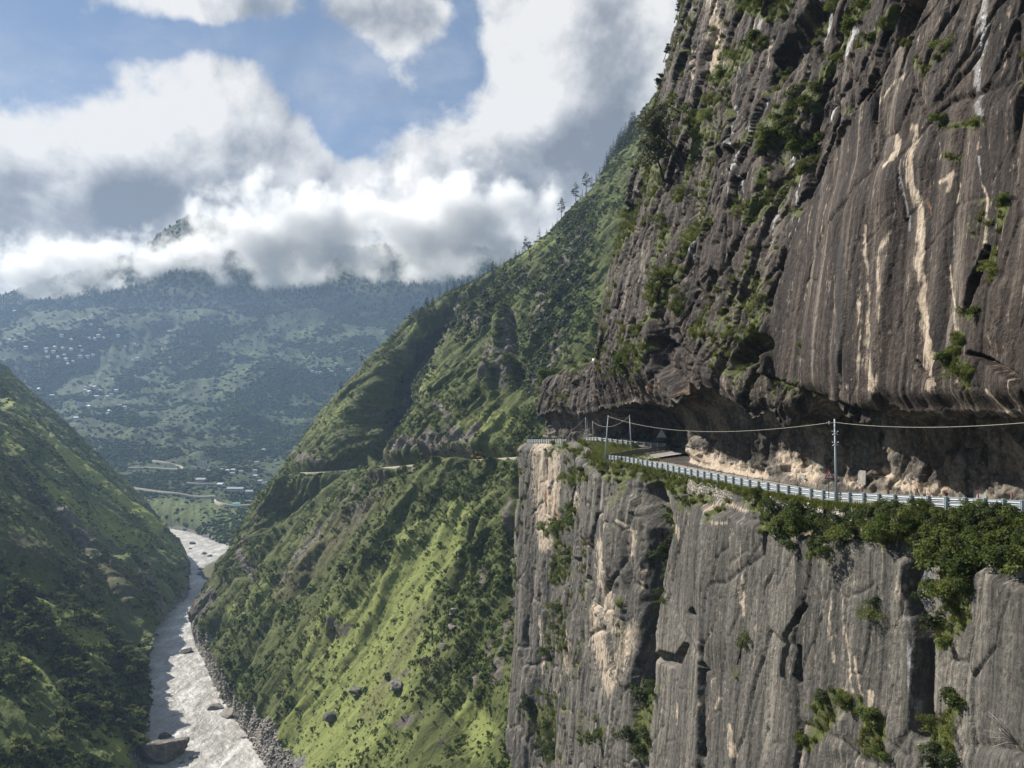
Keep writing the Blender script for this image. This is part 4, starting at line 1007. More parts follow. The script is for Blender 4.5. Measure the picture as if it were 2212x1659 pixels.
def bush_blobs(seed, flat=1.0, spread=1.0):
    r = np.random.default_rng(seed)
    return [((r.normal(0, .55) * spread, r.normal(0, .55) * spread, .35 + r.uniform(0, .75) * flat), (r.uniform(.32, .62),) * 2 + (r.uniform(.3, .5),)) for _ in range(8)]
bush_meshes = [foliage_mesh('bush', M_LEAF, bush_blobs(s), 1500, .085, s) for s in range(4)] + \
              [foliage_mesh('bush', M_LEAFY, bush_blobs(s, .8), 1300, .08, s, .3) for s in range(10, 13)] + \
              [foliage_mesh('bush', M_LEAFD, bush_blobs(s), 1500, .09, s) for s in range(20, 22)]
def grass_clump(seed, n=70, h=.9):
    r = np.random.default_rng(seed)
    a = r.uniform(0, 6.283, n); lean_ = r.uniform(.1, .9, n); L = h * r.uniform(.5, 1.1, n)
    dirs = np.stack([np.cos(a) * lean_, np.sin(a) * lean_, np.ones(n)], 1); dirs /= np.linalg.norm(dirs, axis=1, keepdims=True)
    base = np.stack([r.normal(0, .22, n), r.normal(0, .22, n), 0 * a], 1)
    tip = base + dirs * L[:, None]; tip[:, 2] -= lean_ * L * .35
    side = np.stack([-np.sin(a), np.cos(a), 0 * a], 1) * .03
    mid = (base + tip) / 2 + np.array([0, 0, .1]) * L[:, None]
    V = np.stack([base - side, base + side, mid + side * 1.2, mid - side * 1.2, mid - side * 1.2, mid + side * 1.2, tip + side * .3, tip - side * .3], 1).reshape(-1, 3)
    t = np.repeat(np.clip(r.normal(.5, .2, n), 0, 1), 8)
    return V, t

def merged(name, mat, V0s, T0s, pos, scale, rotz, pick, tintoff, label, cat, squash=None):
    """many copies of small shapes welded into one countless mass"""
    Vs, Ts, Fs = [], [], []
    n0 = 0
    for i, (V0, T0) in enumerate(zip(V0s, T0s)):
        s_ = np.where(pick == i)[0]
        if not len(s_): continue
        c, sn = np.cos(rotz[s_])[:, None], np.sin(rotz[s_])[:, None]
        sc_ = scale[s_][:, None]
        x = (V0[None, :, 0] * c - V0[None, :, 1] * sn) * sc_; y = (V0[None, :, 0] * sn + V0[None, :, 1] * c) * sc_
        z = V0[None, :, 2] * sc_ * (1 if squash is None else squash[s_][:, None])
        P_ = np.stack([x, y, z], -1) + pos[s_][:, None]
        Vs.append(P_.reshape(-1, 3)); Ts.append(np.clip(T0[None] + tintoff[s_][:, None], 0, 1).ravel())
    V = np.vstack(Vs); T = np.concatenate(Ts)
    me = mesh_np(name, V, qf(len(V) // 4), mat, False, dict(tint=T))
    return link(name, me, label=label, cat=cat, kind='stuff')

# ---- bushes on the cliff and along the road, each a thing of its own
P_, N_, U_, V_, G_, Zn, Yb_ = CL['P'], CL['N'], CL['u'], CL['v'], CL['veg'], CL['zone'], CL['Yb']
fl = lambda a: a.reshape(-1, *a.shape[2:])
cP, cN, cU, cV, cG, cZ, cY, cM = fl(P_), fl(N_), fl(U_), fl(V_), fl(G_), fl(Zn), fl(Yb_), fl(CL['moss'])
onscreen = (cU > -40) & (cU < 2300) & (cV > -60) & (cV < 1720)
def pick_spread(idx, n, dist, r):
    """random picks of idx kept at least dist(i) pixels apart"""
    idx = r.permutation(idx)[: n * 60]
    got = []
    gu, gv = [], []
    for i in idx:
        if gu:
            d = np.hypot(np.array(gu) - cU[i], np.array(gv) - cV[i])
            if d.min() < dist(i): continue
        got.append(i); gu.append(cU[i]); gv.append(cV[i])
        if len(got) >= n: break
    return got
r = np.random.default_rng(11)
def zone_of(u, v):
    if v < 900:
        if u > 1960: return ('tufty bush on the smooth streaked wall at the right of the cliff', 'bushes on the smooth right wall')
        if u > 1640: return ('yellow green bush in the slanting band between the wet slabs of the upper cliff', 'bushes in the slanting band of the upper cliff')
        if u > 1480: return ('bush on the broken ledges in the middle of the upper cliff', 'bushes on the middle ledges')
        return ('bush on the left shoulder of the upper cliff near its skyline', 'bushes on the left shoulder')
    if v < 1280 and u > 1490: return ('leafy bush in the thick hedge spilling below the guardrail', 'hedge bushes below the guardrail')
    if v < 1110 and 1200 < u <= 1490: return ('bright bush on top of the grey buttress below the road bend', 'bushes on the buttress top')
    if 1360 < u <= 1490: return ('bush growing inside the dark cleft between the two lower buttresses', 'bushes in the dark cleft')
    if u <= 1360: return ('bush clinging to the tan lower face beneath the far stretch of road', 'bushes on the tan lower face')
    if u > 1930: return ('bush in the hanging strip of green beside the wet rock', 'bushes in the hanging strip')
    return ('bush on the small ledge low on the grey rock face', 'bushes on the low ledge')
lowI = np.where(onscreen & (cZ == 0) & (cG > .5) & (cV < 1700))[0]
hedgeI = np.where(onscreen & (cZ == 0) & (cG > .3) & (cU > 1680) & (cV < 1300))[0]
upI = np.where(onscreen & (cZ == 3) & (cG > .55))[0]
wedge = np.where(onscreen & (cZ == 1) & (cU > 1290) & (cU < 1440) & (cV > 950) & (cV < 975) & (cP[:, 0] < 27))[0]
edge = np.where(onscreen & (cZ == 0) & (cV < 1400) & (cP[:, 2] > np.interp(cY, BY, ZR) - 1.2) & (cU > 1460))[0]
picks = []
picks += [(i, 'low') for i in pick_spread(lowI, 130, lambda i: 16 * 75 / cY[i] + 6, r)] + [(i, 'low') for i in pick_spread(hedgeI, 110, lambda i: 17, r)]
picks += [(i, 'up') for i in pick_spread(upI, 105, lambda i: 20, r)]
wp = pick_spread(wedge, 12, lambda i: 5, r) if len(wedge) else []
picks += [(i, 'wedge') for i in wp]
bush_roots = {}
for u_, v_ in [(1166,856),(1178,850),(1190,862),(1203,848),(1214,858),(1226,846),(1174,872),(1198,874),(1236,852),(1186,840)]:
    k_ = np.where((cZ == 3) & (np.abs(cU - u_) < 9) & (np.abs(cV - v_) < 14) & (cY > 200))[0]
    if not len(k_): continue
    i = k_[np.argmax(cP[k_, 2])]
    o = link('bush', bush_meshes[int(r.integers(7))], label='bush growing on the dark rock nose at the left end of the overhang', cat='bush', group='bushes on the dark rock nose')
    o.location = cP[i] + np.array([-.3, -.3, .1]); s_ = r.uniform(1.6, 3.0); o.scale = (s_, s_, s_); o.rotation_euler = (0, -.2, u_)
for i, wh in picks:
    u_, v_ = cU[i], cV[i]
    lab, grp = zone_of(u_, v_)
    if wh == 'wedge': lab, grp = 'low bush in the green wedge between the two rails at the road bend', 'bushes in the bend'
    yel = .6 if (wh == 'up' or (1200 < u_ < 1490 and v_ < 1110)) else .3
    if 1370 < u_ < 1460 and v_ > 1080: mi = 7 + r.integers(2)
    else: mi = 4 + r.integers(3) if r.random() < yel else (r.integers(4) if r.random() < .8 else 7 + r.integers(2))
    D_ = cY[i]
    s_ = {'low': r.uniform(.85, 1.7), 'up': r.uniform(.7, 1.5), 'wedge': r.uniform(.5, .8)}[wh] * (np.clip(D_ / 85, .75, 1.6))
    if wh == 'low' and v_ < 1280 and u_ > 1490: s_ = r.uniform(.85, 1.6)
    if cP[i][2] > np.interp(D_, BY, ZR) - 2.2 and wh == 'low': s_ = min(s_, .85)
    o = link('bush', bush_meshes[mi], label=lab, cat='bush', group=grp)
    off = -.25 if wh != 'wedge' else 0
    o.location = cP[i] + cN[i] * .15 + np.array([0, 0, -.35 * s_])
    o.rotation_euler = (r.uniform(-.2, .2), r.uniform(-.5, 0) if wh != 'wedge' else 0, r.uniform(0, 6.28)); o.scale = (s_, s_, s_ * r.uniform(.8, 1.15))
# countless small tufts on the ledges
tufts = [grass_clump(s) for s in range(5)]
ti = np.where(onscreen & ((cZ == 3) | (cZ == 0)) & (cM > .45))[0]
ti = r.choice(ti, min(4200, len(ti)), replace=False)
merged('cliff_grass', M_GRASS, [t[0] for t in tufts], [t[1] for t in tufts], cP[ti] + cN[ti] * .05, r.uniform(.35, 1.0, len(ti)) * np.clip(cY[ti] / 95, .6, 1.7), r.uniform(0, 6.28, len(ti)), r.integers(0, 5, len(ti)), r.normal(0, .15, len(ti)), 'wild grass tufts rooted on the ledges of the cliff', 'grass')
# verge grass along the road
vg = np.where((cZ == 0) & (cP[:, 2] > np.interp(cY, BY, ZR) - .8) & (cY > 40) & (cY < 142))[0]
vg2 = np.where((cZ == 1) & (cY > 138) & (cY < 190) & (cP[:, 0] < 26))[0]
vi = np.concatenate([r.choice(vg, min(900, len(vg)), replace=False), r.choice(vg2, min(700, len(vg2)), replace=False)])
merged('verge_grass', M_LEAFY, [t[0] for t in tufts], [t[1] for t in tufts], cP[vi], r.uniform(.3, .75, len(vi)), r.uniform(0, 6.28, len(vi)), r.integers(0, 5, len(vi)), r.normal(0, .15, len(vi)), 'grass and weeds along the outer verge of the road', 'grass')

# ---- finding the ground under a point of the photograph
def find(S, u, v, tol=3.0):
    P, U, V = S['P'].reshape(-1, 3), S['u'].ravel(), S['v'].ravel()
    k_ = np.where((np.abs(U - u) < tol) & (np.abs(V - v) < tol))[0]
    while not len(k_):
        tol *= 1.8
        k_ = np.where((np.abs(U - u) < tol) & (np.abs(V - v) < tol))[0]
    near = P[k_, 1].min()
    k_ = k_[P[k_, 1] < near + 40]
    i = k_[np.argmin(np.hypot(U[k_] - u, V[k_] - v))]
    return P[i]

# ---- trees
def tree_broad(name, mat, seed, h=8.0, crown=3.2, n=1500, leaf=.30, layers=5, label='', cat='tree', group=None, trunkr=.18):
    r = np.random.default_rng(seed)
    root = bpy.data.objects.new(name, None); COL.objects.link(root); tag(root, label, cat, group)
    m = MB(); m.tube([(0,0,-.6),(.1,0,h*.25),(.15,.1,h*.5),(.1,.1,h*.8)], [trunkr*1.4, trunkr, trunkr*.75, trunkr*.3], 7)
    blobs = []
    for i in range(layers * 2):
        a = r.uniform(0, 6.28); q = r.uniform(.25, .85) * crown; z = h * r.uniform(.45, .98); q *= 1.15 - .5 * (z / h)
        c = (q * math.cos(a), q * math.sin(a), z)
        blobs.append((c, (crown * r.uniform(.28, .46),) * 2 + (crown * r.uniform(.14, .24),)))
        m.tube([(.12, .05, h * .35 + .25 * z * r.uniform(.6, 1)), (c[0] * .6, c[1] * .6, z * .92), c], [trunkr*.5, trunkr*.32, trunkr*.12], 5)
    link('trunk', m.mesh('trunk', M_BARK, True), root)
    link('crown', foliage_mesh('crown', mat, blobs, n, leaf, seed), root)
    return root
def tree_pine(name, seed, h=22.0, conical=False, label='', group=None, n=900, mat=None):
    r = np.random.default_rng(seed)
    root = bpy.data.objects.new(name, None); COL.objects.link(root); tag(root, label, 'tree', group)
    m = MB(); m.tube([(0,0,-1.5),(.1,0,h*.3),(0,.1,h*.65),(0,0,h*.98)], [h*.016, h*.013, h*.009, h*.002], 6)
    blobs = []
    z0 = .14 if conical else .42
    lv = 13 if conical else 9
    for i in range(lv):
        f_ = i / (lv - 1); z = h * (z0 + (1 - z0) * f_ * .97)
        R_ = (h * .19 * (1 - f_) ** .8 + .35) if conical else h * .17 * (.55 + .8 * math.sin(math.pi * min(1, f_ * .85 + .12))) * (1 - .55 * f_)
        kx = 5 if conical else 3 + r.integers(2)
        for j in range(kx):
            a = r.uniform(0, 6.28); q = R_ * r.uniform(.45, .95)
            c = (q * math.cos(a), q * math.sin(a), z - (.12 * q if conical else -.1 * q) + r.normal(0, .2))
            blobs.append((c, (R_ * r.uniform(.30, .48),) * 2 + (R_ * r.uniform(.12, .22) + .12,)))
            if not conical: m.tube([(0, 0, z - .25 * q), c], [h * .005, h * .002], 4)
    link('trunk', m.mesh('trunk', M_BARK, True), root)
    link('crown', foliage_mesh('crown', mat or M_PINE, blobs, n, h * .018, seed, .4), root)
    return root
def put(o, p, rz=0, sc=1.0, tilt=(0, 0)):
    o.location = p; o.rotation_euler = (tilt[0], tilt[1], rz); o.scale = (sc,) * 3
    return o

# pines and firs standing on the ridge of the green slope
pineA = tree_pine('pine_tree', 1, 22, False, 'tall open pine highest of the lone trees on the ridge', None)
pineB = tree_pine('pine_tree', 2, 22, False, 'broad dark pine second from the top of the ridge line', None)
firA = tree_pine('fir_tree', 3, 20, True, 'neat cone shaped fir alone on the ridge skyline', None)
firB = tree_pine('fir_tree', 4, 20, True, 'dark fir', None)
def ridge_tree(proto, first, u, vb, vt, label, group=None, tilt=(0, 0)):
    p = find(RS, u, vb, 4)
    hgt_ = (vb - vt) * K / F * p[1]
    base_h = 22 if proto in (pineA, pineB) else 20
    if first: o = put(proto, p, r.uniform(0, 6), hgt_ / base_h, tilt); o['label'] = label
    else: o = copy_thing(proto, p, r.uniform(0, 6), hgt_ / base_h, label, None, tilt)
    if group: o['group'] = group
    return o
ridge_tree(pineA, True, 1271, 428, 375, 'tall open pine with a bare lower trunk, highest lone pine on the ridge')
ridge_tree(pineB, True, 1247, 450, 397, 'dark pine just below the highest lone pine on the ridge')
ridge_tree(pineA, False, 1218, 484, 432, 'round topped pine, lowest of the three lone pines on the upper ridge')
ridge_tree(firA, True, 1172, 528, 499, 'small cone shaped fir standing apart on the ridge skyline')
ridge_tree(pineB, False, 1158, 578, 520, 'big leaning pine with a long bare trunk on the bright grassy shoulder', None, (0, -.25))
ridge_tree(pineA, False, 1081, 612, 570, 'slender pine rising above the small firs of the lower ridge')
ridge_tree(firB, True, 984, 638, 605, 'fir on the left end of the ridge, taller of a pair against the cloud')
ridge_tree(firA, False, 967, 643, 613, 'fir on the left end of the ridge, shorter of a pair against the cloud')
ridge_tree(pineB, False, 930, 689, 650, 'stout pine on the falling edge of the far spur')
ridge_tree(pineA, False, 903, 707, 669, 'dark pine beside the thin bare one on the falling edge of the far spur')
ridge_tree(pineA, False, 921, 699, 672, 'thin scraggy pine leaning over the edge of the far spur', None, (0, .15))
ridge_tree(firB, False, 886, 709, 687, 'lowest dark fir on the falling edge of the far spur')
ridge_tree(pineB, False, 806, 815, 789, 'lone round tree on the far spur against the hazy mountain')
ridge_tree(pineA, False, 754, 864, 837, 'thin lone tree halfway down the edge of the far spur')
for (u_, vb, vt) in [(1121,572,544),(1128,566,546),(1134,560,542),(1112,578,560),(1100,586,566),(1093,592,572),(1060,606,586),(1048,612,594),(1036,616,600),(1205,490,472),(1199,502,486),(1186,512,498),(1262,436,412),(1256,440,420),(1284,412,384),(1293,398,374),(1300,386,362)]:
    ridge_tree(firA if r.random() < .6 else firB, False, u_, vb, vt, 'small dark fir in the ragged row along the ridge skyline', 'small firs on the ridge skyline')
for (u_, vb, vt) in [(1326,352,318),(1334,340,306),(1342,326,292),(1350,318,283),(1358,308,276),(1369,296,265),(1381,282,250),(1345,336,300),(1336,352,322),(1318,366,340)] + [(1312 + 3.2 * i_ + (i_ * 7) % 5, 372 - 4.3 * i_ + 8 + (i_ * 5) % 9, 372 - 4.3 * i_ - 20 - (i_ * 11) % 14) for i_ in range(22)]:
    ridge_tree(firA if r.random() < .5 else firB, False, u_, vb, vt, 'dark fir in the thick stand where the ridge meets the cliff', 'firs beside the cliff shoulder')
cnt = 0
for _ in range(900):
    u_ = r.uniform(895, 1090); vb = r.uniform(612, 725)
    top = np.interp(u_, [895, 930, 1000, 1090], [712, 676, 628, 600]); bot = np.interp(u_, [895, 950, 1000, 1090], [722, 728, 722, 640])
    if not (top + 4 < vb < bot): continue
    ridge_tree(firB if r.random() < .6 else firA, False, u_, vb, vb - r.uniform(20, 36), 'fir in the dark conifer wood on the back of the far spur', 'conifer wood on the far spur')
    cnt += 1
    if cnt >= 110: break
m = MB(); m.tube([(0,0,-1),(0,0,5),(.15,0,9)], [.28,.2,.06], 6); m.tube([(0,0,6),(.9,0,7.4)], [.08,.03], 4)
o = link('dead_tree', m.mesh('dead_tree', M_SNAG, True), label='bare dead trunk standing on the upper ridge skyline', cat='tree'); p = find(RS, 1302, 372); o.location = p

# trees on the cliff
def cl_find(u, v):
    return find(dict(P=P_[:, -560:], u=U_[:, -560:], v=V_[:, -560:]), u, v) if v < 900 else find(dict(P=P_[:, :430], u=U_[:, :430], v=V_[:, :430]), u, v)
t = tree_broad('tree', M_OLIVE, 31, 7.5, 3.6, 2600, .17, 8, 'large grey green tree leaning out of the upper cliff near its left edge', trunkr=.16); put(t, np.array(cl_find(1474, 346)) + (-.5, -.3, 0), 0, 1.25, (0, -.75))
t = tree_broad('tree', M_OLIVE, 32, 6, 3.0, 2200, .17, 8, 'second grey green tree on the cliff, just below the large leaning one', trunkr=.14); put(t, np.array(cl_find(1436, 384)) + (-.5, -.3, 0), 1, 1.2, (0, -.75))
t = tree_broad('tree', M_LEAFY, 33, 5.5, 2.8, 1800, .16, 6, 'bright green tree on the middle ledge of the upper cliff above the black cave'); put(t, np.array(cl_find(1446, 640)) + (-.4, -.3, 0), 2, .95, (0, -.5))
t = tree_broad('tree', M_LEAF, 34, 5.5, 2.8, 1800, .15, 6, 'bright bushy tree crowning the cliff at the top of the picture'); put(t, np.array(cl_find(1650, 22)) + (-.4, -.3, 0), 2, 1.1, (0, -.4))
t = tree_broad('tree', M_LEAF, 35, 4.0, 1.5, 1500, .085, 6, 'small round tree growing alone from the middle of the grey lower face', trunkr=.07); put(t, np.array(cl_find(1597, 1425)) + (-.2, -.2, 0), 2, .85, (0, -.35))
t = tree_broad('tree', M_LEAFD, 36, 4.2, 2.1, 2600, .10, 9, 'dark round tree standing against the stone retaining wall below the rail', trunkr=.09); put(t, np.array(cl_find(1652, 1150)) + (-.4, -.3, -.6), 2, .95, (0, -.12))
t = tree_broad('tree', M_LEAFD, 37, 5, 3.0, 1800, .16, 6, 'dark spreading tree on the tan rock face below the far rail', trunkr=.14); put(t, np.array(cl_find(1205, 1178)) + (-.4, -.3, 0), 2, 1.1, (0, -.5))
t = tree_broad('tree', M_OLIVE, 38, 5, 2.8, 2000, .14, 6, 'grey green feathery tree overhanging the buttress below the bend', trunkr=.12); put(t, np.array(cl_find(1240, 1045)) + (-.4, -.3, 0), 2, 1.0, (0, -.6))
for (u_, v_, s_, lab) in [(1420, 122, .75, 'small wind bent tree sticking out of the cliff skyline near the top'), (1412, 196, 1.0, 'feathery tree on the cliff skyline at the foot of the steep upper wall'), (1424, 30, .8, 'scrubby tree at the very top of the cliff skyline')]:
    t = tree_broad('tree', M_PINE, int(40 + u_), 5, 2.2, 700, .22, 5, lab, trunkr=.1); put(t, np.array(cl_find(u_ + 14, v_ + 10)) + (-.8, -.5, 0), 2, s_, (0, -.7))
m = MB()
for k_ in range(7):
    a = r.uniform(-.9, .9); m.tube([(0,0,0), (-.5*math.cos(a), .2*r.normal(), .5*math.sin(a)+.25), (-1.15*math.cos(a), .35*r.normal(), 1.1*math.sin(a)+.35)], [.03,.018,.005], 4)
o = link('dead_tree', m.mesh('dead_tree', M_SNAG, True), label='pale leafless branches sticking out of the rock at the lower right', cat='tree'); put(o, np.array(cl_find(2206, 1606)) + (-.3, -.2, 0), 0, 1.6)

# ---- shrubs that cover the slopes (countless), merged
def shrub_proto(seed, n=20, leaf=.34):
    r = np.random.default_rng(seed)
    d = r.normal(size=(n, 3)); d /= np.linalg.norm(d, axis=1, keepdims=True); d[:, 2] = np.abs(d[:, 2])
    C_ = d * r.uniform(.55, 1.0, (n, 1)) * np.array([1, 1, .8])
    V = quads(C_, d + .5 * r.normal(size=(n, 3)) + np.array([0, 0, .3]), leaf, .7, r)
    return V, np.repeat(np.clip(r.normal(.45, .2, n), 0, 1), 4)
shr = [shrub_proto(s) for s in range(100, 106)]
def scatter(S, n, wfun, smin, smax, name, mat, label, seed, hmul=1.0, protos=shr, mask=None, power=2.0, tsd=.16):
    r = np.random.default_rng(seed)
    P = S['P'].reshape(-1, 3); w_ = wfun(S).ravel().astype(float)
    U, V = S['u'].ravel(), S['v'].ravel()
    w_ *= (U > -60) & (U < 2280) & (V > -50) & (V < 1730)
    cdf = np.cumsum(w_); ii = np.searchsorted(cdf, r.uniform(0, cdf[-1], n))
    s_ = smin + (smax - smin) * r.uniform(0, 1, n) ** power
    return merged(name, mat, [p[0] for p in protos], [p[1] for p in protos], P[ii] - np.array([0, 0, .1]) , s_, r.uniform(0, 6.28, n), r.integers(0, len(protos), n), r.normal(0, tsd, n), label, 'shrubs', np.full(n, hmul))
def area_w(S):
    a = np.gradient(S['P'], axis=0); b = np.gradient(S['P'], axis=1)
    return np.linalg.norm(np.cross(a, b), axis=-1)
def clump(S, sc, seed): 
    P = S['P']; return sst(-.15, .35, fbm(P[..., 0] / sc, P[..., 1] / sc, P[..., 2] / sc, 4, seed))
RS['aw'] = area_w(RS); LS['aw'] = area_w(LS); HS['aw'] = area_w(HS)
scatter(RS, 34000, lambda S: S['aw'] * (clump(S, 34, 601) * (1.05 - .93 * S['grass']) * (1 - .6 * S['dry']) * (1 - .85 * LAWN) + .035) * (1 - .8 * S['gravel']) * (1 - .8 * S['rock']) * np.clip(500 / S['P'][..., 1], .4, 2), .4, 2.5, 'shrubs', M_SHRUB, 'dense dark green shrubs covering the ribs and gullies of the right slope', 61)
scatter(RS, 9000, lambda S: S['aw'] * strokes(S['u'], S['v'], [(1, [(1275,480,60),(1230,640,90),(1190,840,70)]), (.8, [(1130,620,50),(1010,720,50)]), (.9, [(930,820,50),(850,930,50)])], 1.0) * (.3 + clump(S, 25, 609)), 1.0, 3.4, 'shrubs', M_LEAFD, 'dark thicket and small trees on the upper gullies of the right slope', 660)
scatter(RS, 30000, lambda S: S['aw'] * (clump(S, 20, 607) * (1 - .7 * S['grass']) + .06) * (1 - .9 * LAWN) * (1 - .8 * S['gravel']) * (1 - .7 * S['rock']) * np.clip(500 / S['P'][..., 1], .4, 2), .3, 1.1, 'shrubs', M_SHRUB, 'small scrub plants growing thickly between the larger shrubs of the right slope', 64)
scatter(RS, 9000, lambda S: S['aw'] * (.15 + S['grass']) * (1 - .8 * S['gravel']) * (1 - .8 * S['rock']), .35, .95, 'grass', M_LEAFY, 'long bright grass and herbs on the sunny slope', 62)
scatter(LS, 15000, lambda S: S['aw'] * (clump(S, 30, 603) * (1.05 - .8 * S['grass']) + .04) * np.clip(450 / S['P'][..., 1], .3, 2), .5, 2.4, 'shrubs', M_SHRUB, 'scattered low shrubs on the shaded left slope', 63)

# trees on the left bank that one can tell apart
lt = [tree_broad('tree', M_LEAFY if s % 2 else M_LEAF, 70 + s, 7, 3.6, 520, .5, 6, 'spreading green tree in the grove on the left bank above the river', 'tree', 'grove on the left bank', .2) for s in range(4)]
cells = []
LP, LU, LV = LS['P'].reshape(-1, 3), LS['u'].ravel(), LS['v'].ravel()
cand = np.where((LU > 0) & (LU < 300) & (LV > 1270) & (LV < 1690))[0]
cl_ = clump(LS, 26, 605).ravel()
n_ = 0
for i in r.permutation(cand)[:6000]:
    u_, v_ = LU[i], LV[i]
    if v_ < np.interp(u_, [0, 120, 200, 300], [1290, 1290, 1380, 1500]): continue
    if cl_[i] < .35: continue
    if cells and np.min(np.hypot(np.array(cells)[:, 0] - u_, (np.array(cells)[:, 1] - v_) * 1.3)) < 10: continue
    cells.append((u_, v_))
    k_ = r.integers(4); s_ = r.uniform(.55, 1.25)
    if n_ < 4: put(lt[n_], LP[i], r.uniform(0, 6), s_)
    else: copy_thing(lt[k_], LP[i], r.uniform(0, 6.28), s_)
    n_ += 1
    if n_ >= 190: break
# single trees on the sunny right slope
st_ = tree_broad('tree', M_LEAFD, 90, 6, 3.2, 500, .5, 5, 'dark round tree alone on the bright grass with its shadow beside it', 'tree', None, .2)
put(st_, find(RS, 786, 1280), 0, 1.15)
for (u_, v_, s_, lab) in [(846, 1250, 1.1, 'dark tree clump on the grass just above the lone round tree'), (862, 1244, .8, 'smaller dark tree beside the clump on the upper grass'), (765, 1290, .6, 'small dark tree left of the lone round tree on the grass')]:
    copy_thing(st_, find(RS, u_, v_), u_, s_, lab)
for (u_, v_) in [(799,1402),(778,1420),(820,1386),(838,1432),(712,1480),(808,1464),(846,1395),(832,1416),(640,1640),(690,1555),(770,1590),(830,1540)]:
    copy_thing(firB, find(RS, u_, v_), u_, .22, 'tiny young conifer on the open grass of the sunny slope', 'young conifers on the sunny slope')

# ---- the far woods
ico_v = []
ph = (1 + 5 ** .5) / 2
iv = np.array([(-1,ph,0),(1,ph,0),(-1,-ph,0),(1,-ph,0),(0,-1,ph),(0,1,ph),(0,-1,-ph),(0,1,-ph),(ph,0,-1),(ph,0,1),(-ph,0,-1),(-ph,0,1)], float) / (1 + ph * ph) ** .5
fi = np.array([(0,11,5),(0,5,1),(0,1,7),(0,7,10),(0,10,11),(1,5,9),(5,11,4),(11,10,2),(10,7,6),(7,1,8),(3,9,4),(3,4,2),(3,2,6),(3,6,8),(3,8,9),(4,9,5),(2,4,11),(6,2,10),(8,6,7),(9,8,1)])
def blob_wood(S_P, ii, s_, name, label, seed, hmul, mat=M_FAR, cone=False):
    r = np.random.default_rng(seed); n = len(ii)
    jit_ = 1 + .35 * r.normal(size=(n, 12, 1)); 
    V = iv[None] * np.clip(jit_, .5, 1.6)
    a = r.uniform(0, 6.28, n); c, sn = np.cos(a)[:, None], np.sin(a)[:, None]
    x = V[..., 0] * c - V[..., 1] * sn; y = V[..., 0] * sn + V[..., 1] * c; z = V[..., 2]
    if cone: x, y = x * (1 - .45 * z), y * (1 - .45 * z)
    V = np.stack([x * s_[:, None], y * s_[:, None], (z * hmul + .35 * hmul) * s_[:, None]], -1) + S_P[ii][:, None]
    Fi = fi[None] + (np.arange(n) * 12)[:, None, None]
    tint = np.repeat(np.clip(r.normal(.42, .20, n), 0, 1), 12)
    me = mesh_np(name, V.reshape(-1, 3), Fi.reshape(-1, 3), mat, True, dict(tint=tint))
    return link(name, me, label=label, cat='woods', kind='stuff')
def pickw(w_, n, seed):
    cdf = np.cumsum(w_.ravel().astype(float)); return np.searchsorted(cdf, np.random.default_rng(seed).uniform(0, cdf[-1], n))
HPf = HS['P'].reshape(-1, 3)
vis = (HS['u'] > -40) & (HS['u'] < 1000)
wH = HS['aw'] * vis * (clump(HS, 150, 611) * .95 + .07) * (1 - .75 * HS['bank']) * np.clip(1900 / HS['P'][..., 1], .5, 1.6) ** 2
ii = pickw(wH, 46000, 65); rr_ = np.random.default_rng(66)
blob_wood(HPf, ii, (1.6 + 4.6 * rr_.uniform(0, 1, len(ii)) ** 1.8) * np.clip(HPf[ii, 1] / 2000, .55, 1.25), 'woods', 'far hazy woods and orchards covering the mountainside across the river', 67, .62)
MS['aw'] = area_w(MS); MPf = MS['P'].reshape(-1, 3)
ii = pickw(MS['aw'], 9000, 68)
blob_wood(MPf, ii, rr_.uniform(4, 8, len(ii)), 'woods', 'dark conifer forest on the mountain top among the clouds', 69, 1.7, M_PINE, True)
# ================================================================== THE ROAD AND WHAT STANDS ALONG IT
M_STEEL = plain('galvanised_steel', (.24,.265,.285), .5, .4, .3, .12, 6)
M_STEELD = plain('weathered_steel', (.16,.18,.18), .55, .4, .4, .2, 6)
M_POST = plain('painted_post', (.34,.39,.42), .6, .3, 0, .15, 5)
M_DARK = plain('dark_iron', (.045,.042,.04), .6, .3, .2)
M_RED = plain('red_paint', (.42,.025,.02), .5, .4, 0, .12)
M_WHITE = plain('white_paint', (.72,.71,.68), .6, .3, 0, .08)
M_BLACK = plain('black_paint', (.015,.015,.015), .6, .3)
M_CONC = plain('concrete', (.42,.40,.36), .85, .2, 0, .2, 4)

k = N('asphalt'); pos = k.pos()
n1 = k.noise(pos, .5, 5, .6); n2 = k.noise(pos, 6, 4, .7)
c = k.ramp(k.m('ADD', k.m('MULTIPLY', n1, .6), k.m('MULTIPLY', n2, .4)), [(.35, (.17,.157,.143)), (.5, (.26,.243,.222)), (.66, (.35,.327,.30))])
M_ROAD = k.out(k.bsdf(c, .85, .25, k.bump(n2, .4, .02)))

